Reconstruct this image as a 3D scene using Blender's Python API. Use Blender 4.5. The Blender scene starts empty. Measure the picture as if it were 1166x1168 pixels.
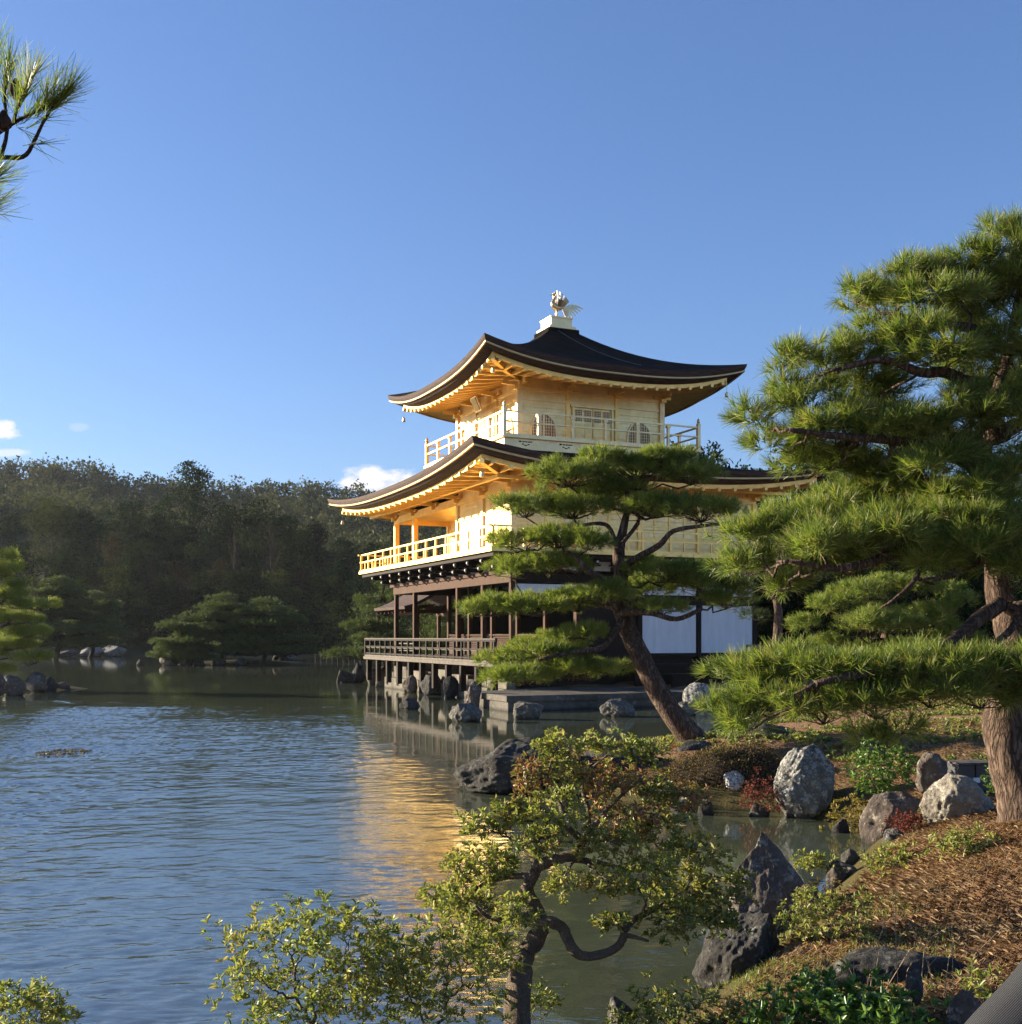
import bpy, math, random
import numpy as np
from mathutils import Vector

random.seed(7)
RS = np.random.RandomState(7)
R = math.radians
scene = bpy.context.scene
COL = scene.collection

# ------------------------------------------------------------------ camera
F, CX, HY, CAMZ = 1278.0, 583.0, 726.0, 2.0
cd = bpy.data.cameras.new('camera')
cam = bpy.data.objects.new('camera', cd)
COL.objects.link(cam)
cam.location = (0, 0, CAMZ)
cam.rotation_euler = (R(90), 0, 0)
cd.sensor_fit = 'HORIZONTAL'
cd.sensor_width = 36
cd.lens = 36 * F / 1166
cd.shift_y = 142 / 1166
cd.clip_start = 0.1
cd.clip_end = 5000
scene.camera = cam

# ------------------------------------------------------------------ sky and sun
SUN_AZ, SUN_EL = -73.0, 14.5       # azimuth from +Y towards +X
sx, sy, sz = (math.sin(R(SUN_AZ)) * math.cos(R(SUN_EL)), math.cos(R(SUN_AZ)) * math.cos(R(SUN_EL)), math.sin(R(SUN_EL)))
world = bpy.data.worlds.new('World')
scene.world = world
world.use_nodes = True
wn, wl = world.node_tree.nodes, world.node_tree.links
wn.clear()
wo = wn.new('ShaderNodeOutputWorld')
bg = wn.new('ShaderNodeBackground')
sky = wn.new('ShaderNodeTexSky')
sky.sky_type = 'NISHITA'
sky.sun_disc = False
sky.sun_elevation = R(SUN_EL)
sky.sun_rotation = R(SUN_AZ)
sky.altitude = 100
sky.air_density = 1.15
sky.dust_density = 0.35
sky.ozone_density = 4.0
bg.inputs['Strength'].default_value = 0.066
# clouds: soft banks near the horizon, keyed to direction in the sky
tc = wn.new('ShaderNodeTexCoord')
sep = wn.new('ShaderNodeSeparateXYZ')
wl.new(tc.outputs['Generated'], sep.inputs[0])
def wm(op, a, b=None, c=None):
    n = wn.new('ShaderNodeMath'); n.operation = op
    for i, v in enumerate((a, b, c)):
        if v is None: continue
        if isinstance(v, (int, float)): n.inputs[i].default_value = v
        else: wl.new(v, n.inputs[i])
    return n.outputs[0]
yy = wm('MAXIMUM', sep.outputs[1], 0.05)
cu = wm('DIVIDE', sep.outputs[0], yy)
cv = wm('DIVIDE', sep.outputs[2], yy)
comb = wn.new('ShaderNodeCombineXYZ')
wl.new(cu, comb.inputs[0]); wl.new(wm('MULTIPLY', cv, 1.7), comb.inputs[1])
cn = wn.new('ShaderNodeTexNoise'); cn.inputs['Scale'].default_value = 42; cn.inputs['Detail'].default_value = 6; cn.inputs['Roughness'].default_value = 0.6
wl.new(comb.outputs[0], cn.inputs['Vector'])
nz = wm('SUBTRACT', cn.outputs[0], 0.5)
total = None
for (pu, pv, ru, rv, amp) in ((-0.118, 0.140, 0.040, 0.0135, 1.0), (-0.457, 0.184, 0.022, 0.009, 1.0), (-0.455, 0.164, 0.03, 0.004, 0.55),
                              (-0.386, 0.187, 0.010, 0.004, 0.2), (-0.47, 0.174, 0.02, 0.003, 0.5)):
    du = wm('DIVIDE', wm('SUBTRACT', cu, pu), ru)
    dv = wm('DIVIDE', wm('SUBTRACT', cv, pv), rv)
    d = wm('SUBTRACT', 1.0, wm('ADD', wm('MULTIPLY', du, du), wm('MULTIPLY', dv, dv)))
    m = wm('ADD', d, wm('MULTIPLY', nz, 3.2))
    m = wm('MULTIPLY', wm('MINIMUM', wm('MAXIMUM', wm('MULTIPLY', m, 1.4), 0.0), 1.0), amp)
    m = wm('MULTIPLY', m, wm('GREATER_THAN', d, -2.5))
    total = m if total is None else wm('MAXIMUM', total, m)
mixc = wn.new('ShaderNodeMix'); mixc.data_type = 'RGBA'
wl.new(total, mixc.inputs['Factor'])
gm = wn.new('ShaderNodeGamma'); gm.inputs['Gamma'].default_value = 0.88
wl.new(sky.outputs[0], gm.inputs[0])
tint = wn.new('ShaderNodeMix'); tint.data_type = 'RGBA'; tint.blend_type = 'MULTIPLY'; tint.inputs['Factor'].default_value = 1
wl.new(gm.outputs[0], tint.inputs['A']); tint.inputs['B'].default_value = (0.87, 0.96, 1.25, 1)
wl.new(tint.outputs['Result'], mixc.inputs['A'])
mixc.inputs['B'].default_value = (5.0, 5.0, 5.3, 1)
wl.new(mixc.outputs['Result'], bg.inputs[0])
wl.new(bg.outputs[0], wo.inputs[0])

sd = bpy.data.lights.new('sun', 'SUN')
sd.energy = 5.0
sd.angle = R(0.5)
sd.color = (1.0, 0.88, 0.68)
sun = bpy.data.objects.new('sun', sd)
COL.objects.link(sun)
sun.rotation_euler = Vector((sx, sy, sz)).to_track_quat('Z', 'Y').to_euler()
sun.location = (-60, 10, 40)

scene.view_settings.view_transform = 'Standard'
scene.view_settings.look = 'None'
scene.view_settings.exposure = 1.6
scene.view_settings.gamma = 1
scene.render.engine = 'CYCLES'
scene.cycles.max_bounces = 8
scene.cycles.transparent_max_bounces = 8
scene.cycles.sample_clamp_indirect = 6

# ------------------------------------------------------------------ helpers
def W(px, py, Y):
    return np.array([(px - CX) / F * Y, Y, CAMZ + (HY - py) / F * Y])

def link(o, parent=None):
    COL.objects.link(o)
    if parent is not None: o.parent = parent
    return o

def tag(o, label=None, cat=None, group=None, kind=None):
    if label: o['label'] = label
    if cat: o['category'] = cat
    if group: o['group'] = group
    if kind: o['kind'] = kind
    return o

def thing(name, label, cat, loc=(0, 0, 0), rz=0, group=None):
    o = bpy.data.objects.new(name, None)
    o.empty_display_size = 0.2
    link(o)
    o.location = loc; o.rotation_euler = (0, 0, rz)
    return tag(o, label, cat, group)

class MB:
    """collects shapes for one mesh"""
    def __init__(s): s.v = []; s.f = []; s.n = 0
    def add(s, vs, fs):
        s.v.extend([tuple(map(float, p)) for p in vs])
        s.f.extend([tuple(int(i) + s.n for i in f) for f in fs])
        s.n = len(s.v)
        return s
    def box(s, x0, x1, y0, y1, z0, z1):
        vs = [(x0, y0, z0), (x1, y0, z0), (x1, y1, z0), (x0, y1, z0), (x0, y0, z1), (x1, y0, z1), (x1, y1, z1), (x0, y1, z1)]
        return s.add(vs, [(0, 3, 2, 1), (4, 5, 6, 7), (0, 1, 5, 4), (1, 2, 6, 5), (2, 3, 7, 6), (3, 0, 4, 7)])
    def bar(s, a, b, w, h):
        """box-section bar from a to b, w wide, h high"""
        a, b = np.array(a, float), np.array(b, float)
        d = b - a; d /= (np.linalg.norm(d) + 1e-9)
        up = np.array([0, 0, 1.0]) if abs(d[2]) < 0.95 else np.array([0, 1.0, 0])
        sd_ = np.cross(d, up); sd_ /= np.linalg.norm(sd_)
        u = np.cross(sd_, d)
        vs = []
        for p in (a, b):
            for (i, j) in ((-1, -1), (1, -1), (1, 1), (-1, 1)):
                vs.append(p + sd_ * i * w / 2 + u * j * h / 2)
        return s.add(vs, [(0, 1, 2, 3), (7, 6, 5, 4), (0, 4, 5, 1), (1, 5, 6, 2), (2, 6, 7, 3), (3, 7, 4, 0)])
    def tube(s, pts, rad, sides=8, cap=True, lump=0.0):
        pts = np.array(pts, float); n = len(pts)
        rad = np.full(n, rad) if np.isscalar(rad) else np.array(rad, float)
        vs = []; ref = np.array([0.31, 0.17, 0.93])
        for i in range(n):
            t = pts[min(i + 1, n - 1)] - pts[max(i - 1, 0)]
            t /= (np.linalg.norm(t) + 1e-9)
            a = np.cross(t, ref)
            if np.linalg.norm(a) < 1e-3: a = np.cross(t, (1, 0, 0))
            a /= np.linalg.norm(a); b = np.cross(t, a)
            for k in range(sides):
                th = 2 * math.pi * k / sides
                rr = rad[i] * (1 + lump * (math.sin(3 * th + i * 0.7) * 0.5 + RS.uniform(-0.5, 0.5)))
                vs.append(pts[i] + (a * math.cos(th) + b * math.sin(th)) * rr)
        fs = []
        for i in range(n - 1):
            for k in range(sides):
                k2 = (k + 1) % sides
                fs.append((i * sides + k, i * sides + k2, (i + 1) * sides + k2, (i + 1) * sides + k))
        if cap:
            fs.append(tuple(range(sides))[::-1]); fs.append(tuple((n - 1) * sides + k for k in range(sides)))
        return s.add(vs, fs)
    def prism(s, outline, axis, a0, a1):
        """outline: list of (u,v); axis 'x' -> u=y,v=z ; 'y' -> u=x,v=z"""
        n = len(outline); vs = []
        for a in (a0, a1):
            for (u, v) in outline:
                vs.append((a, u, v) if axis == 'x' else (u, a, v))
        fs = [tuple(range(n)), tuple(range(n, 2 * n))[::-1]]
        for i in range(n):
            j = (i + 1) % n
            fs.append((i, i + n, j + n, j))
        return s.add(vs, fs)
    def build(s, name, mat, parent=None, smooth=False):
        me = bpy.data.meshes.new(name)
        me.from_pydata(s.v, [], s.f)
        me.materials.append(mat)
        if smooth: me.polygons.foreach_set('use_smooth', [True] * len(me.polygons))
        me.update()
        o = bpy.data.objects.new(name, me)
        return link(o, parent)

def npmesh(name, V, FA, mat, parent=None, smooth=False, k=None):
    """fast mesh from numpy arrays, FA: (n,k) faces"""
    V = np.ascontiguousarray(V, np.float32); FA = np.ascontiguousarray(FA, np.int32)
    me = bpy.data.meshes.new(name)
    n, k = FA.shape
    me.vertices.add(len(V)); me.vertices.foreach_set('co', V.ravel())
    me.loops.add(n * k); me.loops.foreach_set('vertex_index', FA.ravel())
    me.polygons.add(n)
    me.polygons.foreach_set('loop_start', np.arange(0, n * k, k, dtype=np.int32))
    me.polygons.foreach_set('loop_total', np.full(n, k, np.int32))
    if smooth: me.polygons.foreach_set('use_smooth', np.ones(n, bool))
    me.materials.append(mat)
    me.update(calc_edges=True)
    return link(bpy.data.objects.new(name, me), parent)

def fixnormals(o):
    import bmesh
    b = bmesh.new(); b.from_mesh(o.data); bmesh.ops.recalc_face_normals(b, faces=b.faces); b.to_mesh(o.data); b.free()
    return o

# numpy value noise
def _h(i, j, k, seed):
    n = (i * 73856093) ^ (j * 19349663) ^ (k * 83492791) ^ (seed * 2654435)
    n = (n ^ (n >> 13)) * 1274126177
    n = n & 0x7fffffff
    return (n % 100003) / 100003.0
def vnoise(P, seed=0):
    P = np.asarray(P, float); I = np.floor(P).astype(np.int64); f = P - I; f = f * f * (3 - 2 * f)
    r = 0
    for a in (0, 1):
        for b in (0, 1):
            for c in (0, 1):
                w = (f[:, 0] if a else 1 - f[:, 0]) * (f[:, 1] if b else 1 - f[:, 1]) * (f[:, 2] if c else 1 - f[:, 2])
                r = r + w * _h(I[:, 0] + a, I[:, 1] + b, I[:, 2] + c, seed)
    return r * 2 - 1
def fbm(P, seed=0, o=4, g=0.5):
    r = 0; a = 1.0; P = np.asarray(P, float)
    for i in range(o):
        r = r + a * vnoise(P * (2.03 ** i) + 17.3 * i, seed + i); a *= g
    return r

# ------------------------------------------------------------------ materials
def mat_new(name):
    m = bpy.data.materials.new(name); m.use_nodes = True
    nt = m.node_tree; nt.nodes.clear()
    out = nt.nodes.new('ShaderNodeOutputMaterial')
    p = nt.nodes.new('ShaderNodeBsdfPrincipled')
    nt.links.new(p.outputs[0], out.inputs[0])
    return m, nt, p, out
def noise(nt, scale, detail=4, rough=0.55, vec=None, coord='Object'):
    n = nt.nodes.new('ShaderNodeTexNoise')
    n.inputs['Scale'].default_value = scale; n.inputs['Detail'].default_value = detail; n.inputs['Roughness'].default_value = rough
    if vec is None:
        t = nt.nodes.new('ShaderNodeTexCoord'); vec = t.outputs[coord]
    nt.links.new(vec, n.inputs['Vector'])
    return n.outputs[0]
def ramp(nt, fac, stops):
    r = nt.nodes.new('ShaderNodeValToRGB')
    e = r.color_ramp.elements
    while len(e) < len(stops): e.new(0.5)
    for i, (p, c) in enumerate(stops):
        e[i].position = p; e[i].color = (c[0], c[1], c[2], 1) if not isinstance(c, (int, float)) else (c, c, c, 1)
    nt.links.new(fac, r.inputs[0])
    return r.outputs[0]
def bump(nt, p, h, strength, dist=0.02, prev=None):
    b = nt.nodes.new('ShaderNodeBump'); b.inputs['Strength'].default_value = strength; b.inputs['Distance'].default_value = dist
    nt.links.new(h, b.inputs['Height'])
    if prev is not None: nt.links.new(prev, b.inputs['Normal'])
    nt.links.new(b.outputs[0], p.inputs['Normal'])
    return b.outputs[0]
def mapping(nt, scale=(1, 1, 1), rot=(0, 0, 0), coord='Object'):
    t = nt.nodes.new('ShaderNodeTexCoord'); m = nt.nodes.new('ShaderNodeMapping')
    m.inputs['Scale'].default_value = scale; m.inputs['Rotation'].default_value = rot
    nt.links.new(t.outputs[coord], m.inputs[0])
    return m.outputs[0]
def nmath(nt, op, a, b=None, c=None):
    n = nt.nodes.new('ShaderNodeMath'); n.operation = op
    for i, v in enumerate((a, b, c)):
        if v is None: continue
        if isinstance(v, (int, float)): n.inputs[i].default_value = v
        else: nt.links.new(v, n.inputs[i])
    return n.outputs[0]
def nmix(nt, fac, a, b, kind='MIX'):
    n = nt.nodes.new('ShaderNodeMix'); n.data_type = 'RGBA'; n.blend_type = kind
    for key, v in (('Factor', fac), ('A', a), ('B', b)):
        if isinstance(v, (int, float)): n.inputs[key].default_value = v if key == 'Factor' else (v, v, v, 1)
        elif isinstance(v, tuple): n.inputs[key].default_value = (*v, 1)
        else: nt.links.new(v, n.inputs[key])
    return n.outputs['Result']

def mat_gold(name, base=(1.0, 0.71, 0.26), rough=0.44, metal=0.9, lines=0.0):
    m, nt, p, _ = mat_new(name)
    p.inputs['Metallic'].default_value = metal
    n1 = noise(nt, 2.3, 5); n2 = noise(nt, 9, 3)
    c = ramp(nt, n1, [(0.3, tuple(x * 0.82 for x in base)), (0.7, base)])
    nt.links.new(c, p.inputs['Base Color'])
    nt.links.new(ramp(nt, n2, [(0.3, rough - 0.07), (0.7, rough + 0.1)]), p.inputs['Roughness'])
    b = bump(nt, p, noise(nt, 14, 3), 0.25, 0.01)
    if lines:
        t0 = nt.nodes.new('ShaderNodeTexCoord'); s0 = nt.nodes.new('ShaderNodeSeparateXYZ'); nt.links.new(t0.outputs['Object'], s0.inputs[0])
        cb = nt.nodes.new('ShaderNodeCombineXYZ'); nt.links.new(nmath(nt, 'ADD', s0.outputs[0], s0.outputs[1]), cb.inputs[0]); nt.links.new(s0.outputs[2], cb.inputs[1])
        br = nt.nodes.new('ShaderNodeTexBrick'); br.inputs['Scale'].default_value = 1.0; br.inputs['Brick Width'].default_value = 0.21; br.inputs['Row Height'].default_value = 0.20
        br.inputs['Mortar Size'].default_value = 0.006; br.inputs['Color1'].default_value = (0.92, 0.91, 0.88, 1); br.inputs['Color2'].default_value = (1, 1, 1, 1); br.inputs['Mortar'].default_value = (0.90, 0.86, 0.78, 1)
        nt.links.new(cb.outputs[0], br.inputs['Vector'])
        nt.links.new(nmix(nt, 1.0, c, br.outputs['Color'], 'MULTIPLY'), p.inputs['Base Color'])
        w = nt.nodes.new('ShaderNodeTexWave'); w.wave_type = 'BANDS'; w.bands_direction = 'Z'; w.wave_profile = 'SAW'
        w.inputs['Scale'].default_value = lines; w.inputs['Distortion'].default_value = 0.0
        t = nt.nodes.new('ShaderNodeTexCoord'); nt.links.new(t.outputs['Object'], w.inputs[0])
        bump(nt, p, ramp(nt, w.outputs['Fac'], [(0.0, 0.0), (0.06, 1.0), (1.0, 1.0)]), 0.5, 0.01, b)
    return m
def mat_wood(name, c0, c1, scale=(6, 6, 1.2), rough=0.7):
    m, nt, p, _ = mat_new(name)
    v = mapping(nt, scale)
    n1 = noise(nt, 3, 6, 0.65, v)
    nt.links.new(ramp(nt, n1, [(0.3, c0), (0.7, c1)]), p.inputs['Base Color'])
    p.inputs['Roughness'].default_value = rough
    p.inputs['Specular IOR Level'].default_value = 0.18
    bump(nt, p, n1, 0.4, 0.01)
    return m
def mat_plain(name, c, rough=0.7, var=0.12, scale=5, bs=0.2):
    m, nt, p, _ = mat_new(name)
    n1 = noise(nt, scale, 5)
    nt.links.new(ramp(nt, n1, [(0.3, tuple(x * (1 - var) for x in c)), (0.7, tuple(min(1, x * (1 + var)) for x in c))]), p.inputs['Base Color'])
    p.inputs['Roughness'].default_value = rough
    bump(nt, p, noise(nt, scale * 6, 3), bs, 0.01)
    return m
def mat_leaf(name, cols, rough=0.5, trans=0.35, nscale=1.6, spec=0.35, objvar=False):
    """cols: list of colours, picked per leaf, with slow drift through the crown"""
    m, nt, p, out = mat_new(name)
    g = nt.nodes.new('ShaderNodeNewGeometry')
    n1 = noise(nt, nscale, 3)
    f = nmath(nt, 'ADD', nmath(nt, 'MULTIPLY', g.outputs['Random Per Island'], 0.25 if 'hill' in name else 0.55), nmath(nt, 'MULTIPLY', n1, 1.05 if 'hill' in name else 0.7))
    f = nmath(nt, 'SUBTRACT', f, 0.12)
    if objvar:
        oi = nt.nodes.new('ShaderNodeObjectInfo')
        f = nmath(nt, 'ADD', nmath(nt, 'ADD', nmath(nt, 'MULTIPLY', g.outputs['Random Per Island'], 0.16), nmath(nt, 'MULTIPLY', n1, 0.30)), nmath(nt, 'SUBTRACT', nmath(nt, 'MULTIPLY', oi.outputs['Random'], 0.75), 0.08))
    k = len(cols)
    c = ramp(nt, f, [(0.12 + 0.76 * i / (k - 1), cols[i]) for i in range(k)])
    nt.links.new(c, p.inputs['Base Color'])
    p.inputs['Roughness'].default_value = rough
    p.inputs['Specular IOR Level'].default_value = spec
    tr = nt.nodes.new('ShaderNodeBsdfTranslucent')
    tcx = nmix(nt, 1.0, c, (1.15, 1.2, 0.55), 'MULTIPLY')
    nt.links.new(tcx, tr.inputs[0])
    mx = nt.nodes.new('ShaderNodeMixShader'); mx.inputs[0].default_value = trans
    nt.links.new(p.outputs[0], mx.inputs[1]); nt.links.new(tr.outputs[0], mx.inputs[2])
    nt.links.new(mx.outputs[0], out.inputs[0])
    return m
def mat_bark(name, c0, c1, c2, scale=9):
    m, nt, p, _ = mat_new(name)
    v = mapping(nt, (1, 1, 0.20))
    nn = nt.nodes.new('ShaderNodeTexNoise'); nn.inputs['Scale'].default_value = scale * 1.2; nn.inputs['Detail'].default_value = 4
    nt.links.new(v, nn.inputs['Vector'])
    vo = nt.nodes.new('ShaderNodeTexVoronoi'); vo.feature = 'DISTANCE_TO_EDGE'; vo.inputs['Scale'].default_value = scale * 2.6; vo.inputs['Randomness'].default_value = 1.0
    nt.links.new(nmix(nt, 0.22, v, nn.outputs[1]), vo.inputs['Vector'])
    n1 = noise(nt, scale * 1.3, 8, 0.75, v); n2 = noise(nt, scale * 6, 6, 0.75, v)
    e = ramp(nt, vo.outputs['Distance'], [(0.0, 0.45), (0.16, 0.85), (0.4, 1.0)])
    h = nmath(nt, 'MULTIPLY', e, nmath(nt, 'ADD', nmath(nt, 'MULTIPLY', n1, 0.8), nmath(nt, 'MULTIPLY', n2, 0.5)))
    nt.links.new(ramp(nt, h, [(0.2, c0), (0.55, c1), (0.85, c2)]), p.inputs['Base Color'])
    p.inputs['Roughness'].default_value = 0.9
    p.inputs['Specular IOR Level'].default_value = 0.15
    bump(nt, p, h, 1.0, 0.035)
    return m
def mat_rock(name, c0, c1, lichen=(0.45, 0.46, 0.42), amount=0.5, scale=3.0, crack=0.6):
    m, nt, p, _ = mat_new(name)
    v = mapping(nt, (1, 1, 0.6), (0.3, 0.5, 0.2))
    n1 = noise(nt, scale, 9, 0.7, v)
    n2 = noise(nt, scale * 3.3, 7, 0.7)
    n3 = noise(nt, scale * 11, 5, 0.75)
    base = ramp(nt, n1, [(0.34, c0), (0.62, c1)])
    lm = ramp(nt, nmath(nt, 'ADD', nmath(nt, 'MULTIPLY', n2, 0.7), nmath(nt, 'MULTIPLY', n3, 0.3)), [(0.62 - 0.18 * amount, 0.0), (0.68 - 0.13 * amount, 1.0)])
    c = nmix(nt, lm, base, lichen)
    c = nmix(nt, 0.55, c, ramp(nt, n3, [(0.35, 0.35), (0.7, 1.0)]), 'MULTIPLY')
    # dark damp band just above the water line
    g = nt.nodes.new('ShaderNodeNewGeometry'); sp = nt.nodes.new('ShaderNodeSeparateXYZ')
    nt.links.new(g.outputs['Position'], sp.inputs[0])
    wet = ramp(nt, nmath(nt, 'ADD', sp.outputs[2], nmath(nt, 'MULTIPLY', n2, 0.08)), [(0.05, 0.35), (0.13, 1.0)])
    c = nmix(nt, 1.0, c, wet, 'MULTIPLY')
    nt.links.new(c, p.inputs['Base Color'])
    p.inputs['Roughness'].default_value = 0.85
    p.inputs['Specular IOR Level'].default_value = 0.25
    h = nmath(nt, 'ADD', n1, nmath(nt, 'ADD', nmath(nt, 'MULTIPLY', n2, 0.4), nmath(nt, 'MULTIPLY', n3, 0.15)))
    bump(nt, p, h, 0.8, 0.12 * crack)
    return m

M = {}
M['gold'] = mat_gold('gold_leaf')
M['gold_wall'] = mat_gold('gold_leaf_wall', (1.0, 0.78, 0.37), 0.44, 0.9, lines=1.1)
M['gold_pale'] = mat_gold('gold_leaf_pale', (1.0, 0.77, 0.40), 0.48, 0.85)
M['gold_deep'] = mat_gold('gold_leaf_soffit', (1.0, 0.69, 0.21), 0.45, 0.85)
M['shingle'] = None
M['lattice'] = mat_plain('window_lattice', (0.22, 0.15, 0.11), 0.6)
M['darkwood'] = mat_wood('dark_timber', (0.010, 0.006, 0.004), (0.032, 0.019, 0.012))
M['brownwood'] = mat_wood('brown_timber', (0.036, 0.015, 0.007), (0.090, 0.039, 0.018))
M['greywood'] = mat_wood('weathered_timber', (0.06, 0.048, 0.037), (0.17, 0.14, 0.11))
def mat_plaster():
    m, nt, p, _ = mat_new('white_plaster')
    v = mapping(nt, (2.5, 2.5, 0.35))
    a = noise(nt, 2.2, 6, 0.65, v); b_ = noise(nt, 1.1, 4)
    c = nmix(nt, 1.0, ramp(nt, a, [(0.3, (0.72, 0.71, 0.69)), (0.6, (0.84, 0.84, 0.84))]), ramp(nt, b_, [(0.3, 0.92), (0.65, 1.0)]), 'MULTIPLY')
    nt.links.new(c, p.inputs['Base Color']); p.inputs['Roughness'].default_value = 0.85
    return m
M['plaster'] = mat_plaster()
M['interior_shade'] = mat_plain('painted_interior_shade', (0.010, 0.007, 0.005), 0.9)  # near-black so the shade of the rooms is in the colour itself
M['whitetip'] = mat_plain('white_paint', (0.50, 0.48, 0.44), 0.6, 0.05)
M['bronze'] = mat_gold('gilt_bronze', (0.80, 0.60, 0.32), 0.3, 0.9)
M['bronze_dark'] = mat_gold('dark_gilt_bronze', (0.50, 0.35, 0.16), 0.4, 0.85)
M['wire'] = mat_plain('wire', (0.10, 0.10, 0.10), 0.6)
M['stone'] = mat_rock('cut_stone', (0.055, 0.05, 0.038), (0.15, 0.13, 0.105), (0.24, 0.225, 0.19), 0.3, 1.2, 0.25)
M['foundation'] = mat_rock('foundation_stone', (0.08, 0.07, 0.055), (0.21, 0.185, 0.145), (0.32, 0.29, 0.24), 0.3, 1.2, 0.3)
M['rock_dark'] = mat_rock('dark_rock', (0.026, 0.024, 0.021), (0.080, 0.072, 0.062), (0.22, 0.215, 0.18), 0.45, 3.4, 1.0)
M['rock_mid'] = mat_rock('grey_rock', (0.05, 0.046, 0.038), (0.16, 0.145, 0.12), (0.36, 0.34, 0.29), 0.5, 3.4, 0.9)
M['rock_grey'] = mat_rock('lichen_rock', (0.08, 0.078, 0.07), (0.24, 0.23, 0.205), (0.50, 0.48, 0.43), 0.75, 3.4, 1.0)
M['rock_cream'] = mat_rock('cream_rock', (0.15, 0.125, 0.095), (0.34, 0.30, 0.24), (0.48, 0.44, 0.36), 0.7, 2.6, 0.9)
M['rock_red'] = mat_rock('reddish_rock', (0.06, 0.047, 0.038), (0.19, 0.145, 0.115), (0.40, 0.35, 0.28), 0.5, 3.0, 0.9)
M['rock_white'] = mat_rock('white_rock', (0.40, 0.40, 0.39), (0.70, 0.69, 0.66), (0.80, 0.78, 0.74), 0.7, 3, 0.5)
M['bark'] = mat_bark('pine_bark', (0.030, 0.020, 0.015), (0.12, 0.080, 0.058), (0.32, 0.23, 0.17), 8)
M['bark_dark'] = mat_bark('dark_bark', (0.02, 0.015, 0.012), (0.065, 0.045, 0.035), (0.14, 0.10, 0.08), 12)
M['bark_twig'] = mat_bark('twig_bark', (0.10, 0.075, 0.055), (0.30, 0.23, 0.17), (0.52, 0.42, 0.32), 26)
M['needle_near'] = mat_leaf('pine_needles_fresh', [(0.030, 0.066, 0.018), (0.085, 0.140, 0.030), (0.165, 0.225, 0.048), (0.30, 0.31, 0.09), (0.27, 0.20, 0.10)], 0.42, 0.48, 7.0)
M['needle_mid'] = mat_leaf('pine_needles_mid', [(0.055, 0.095, 0.026), (0.13, 0.18, 0.040), (0.235, 0.27, 0.062), (0.35, 0.33, 0.11)], 0.45, 0.5, 4.0)
M['needle_far'] = mat_leaf('pine_needles_far', [(0.035, 0.062, 0.016), (0.070, 0.10, 0.024), (0.13, 0.15, 0.038)], 0.6, 0.28, 0.8)
M['needle_bright'] = mat_leaf('pine_needles_bright', [(0.10, 0.15, 0.03), (0.25, 0.29, 0.06), (0.45, 0.42, 0.12)], 0.5, 0.42, 0.8)
M['azalea'] = mat_leaf('azalea_leaves', [(0.05, 0.085, 0.020), (0.12, 0.165, 0.042), (0.21, 0.24, 0.065), (0.33, 0.29, 0.11), (0.36, 0.17, 0.10)], 0.42, 0.38, 2.6, 0.4)
M['azalea_fresh'] = mat_leaf('azalea_leaves_fresh', [(0.07, 0.115, 0.025), (0.17, 0.215, 0.05), (0.29, 0.31, 0.085), (0.42, 0.38, 0.15), (0.36, 0.22, 0.12)], 0.42, 0.40, 2.4, 0.4)
M['glossy'] = mat_leaf('glossy_leaves', [(0.030, 0.085, 0.022), (0.070, 0.15, 0.034), (0.14, 0.23, 0.048), (0.25, 0.33, 0.07)], 0.36, 0.36, 3.0, 0.5)
M['brown_shrub'] = mat_leaf('brown_shrub_leaves', [(0.055, 0.035, 0.018), (0.11, 0.072, 0.03), (0.16, 0.115, 0.045), (0.11, 0.12, 0.035)], 0.6, 0.15, 3.0, 0.2)
M['red_shrub'] = mat_leaf('red_shrub_leaves', [(0.10, 0.018, 0.018), (0.20, 0.045, 0.035), (0.28, 0.085, 0.05)], 0.5, 0.2, 3.0, 0.3)
M['yellow_shrub'] = mat_leaf('yellow_shrub_leaves', [(0.13, 0.13, 0.02), (0.28, 0.24, 0.04), (0.34, 0.20, 0.07), (0.22, 0.27, 0.05)], 0.45, 0.28, 5.0, 0.3)
M['dry'] = mat_leaf('dry_stalks', [(0.28, 0.20, 0.12), (0.45, 0.36, 0.24)], 0.7, 0.2, 3.0, 0.2)
M['litter'] = mat_leaf('fallen_needles', [(0.22, 0.115, 0.062), (0.44, 0.26, 0.14), (0.60, 0.41, 0.24), (0.72, 0.56, 0.38)], 0.65, 0.15, 2.2, 0.2)
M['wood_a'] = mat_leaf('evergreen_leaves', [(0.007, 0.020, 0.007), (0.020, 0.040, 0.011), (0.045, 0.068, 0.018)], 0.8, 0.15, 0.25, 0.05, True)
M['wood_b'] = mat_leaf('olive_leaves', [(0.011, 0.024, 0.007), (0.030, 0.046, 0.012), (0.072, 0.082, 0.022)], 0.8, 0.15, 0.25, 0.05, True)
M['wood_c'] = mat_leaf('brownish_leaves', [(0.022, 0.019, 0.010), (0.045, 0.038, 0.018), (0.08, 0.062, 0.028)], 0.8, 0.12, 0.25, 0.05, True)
M['hill_wood'] = mat_leaf('hill_forest_leaves', [(0.016, 0.032, 0.018), (0.050, 0.066, 0.026), (0.12, 0.12, 0.045), (0.19, 0.16, 0.07)], 0.85, 0.12, 0.17, 0.05)

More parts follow.
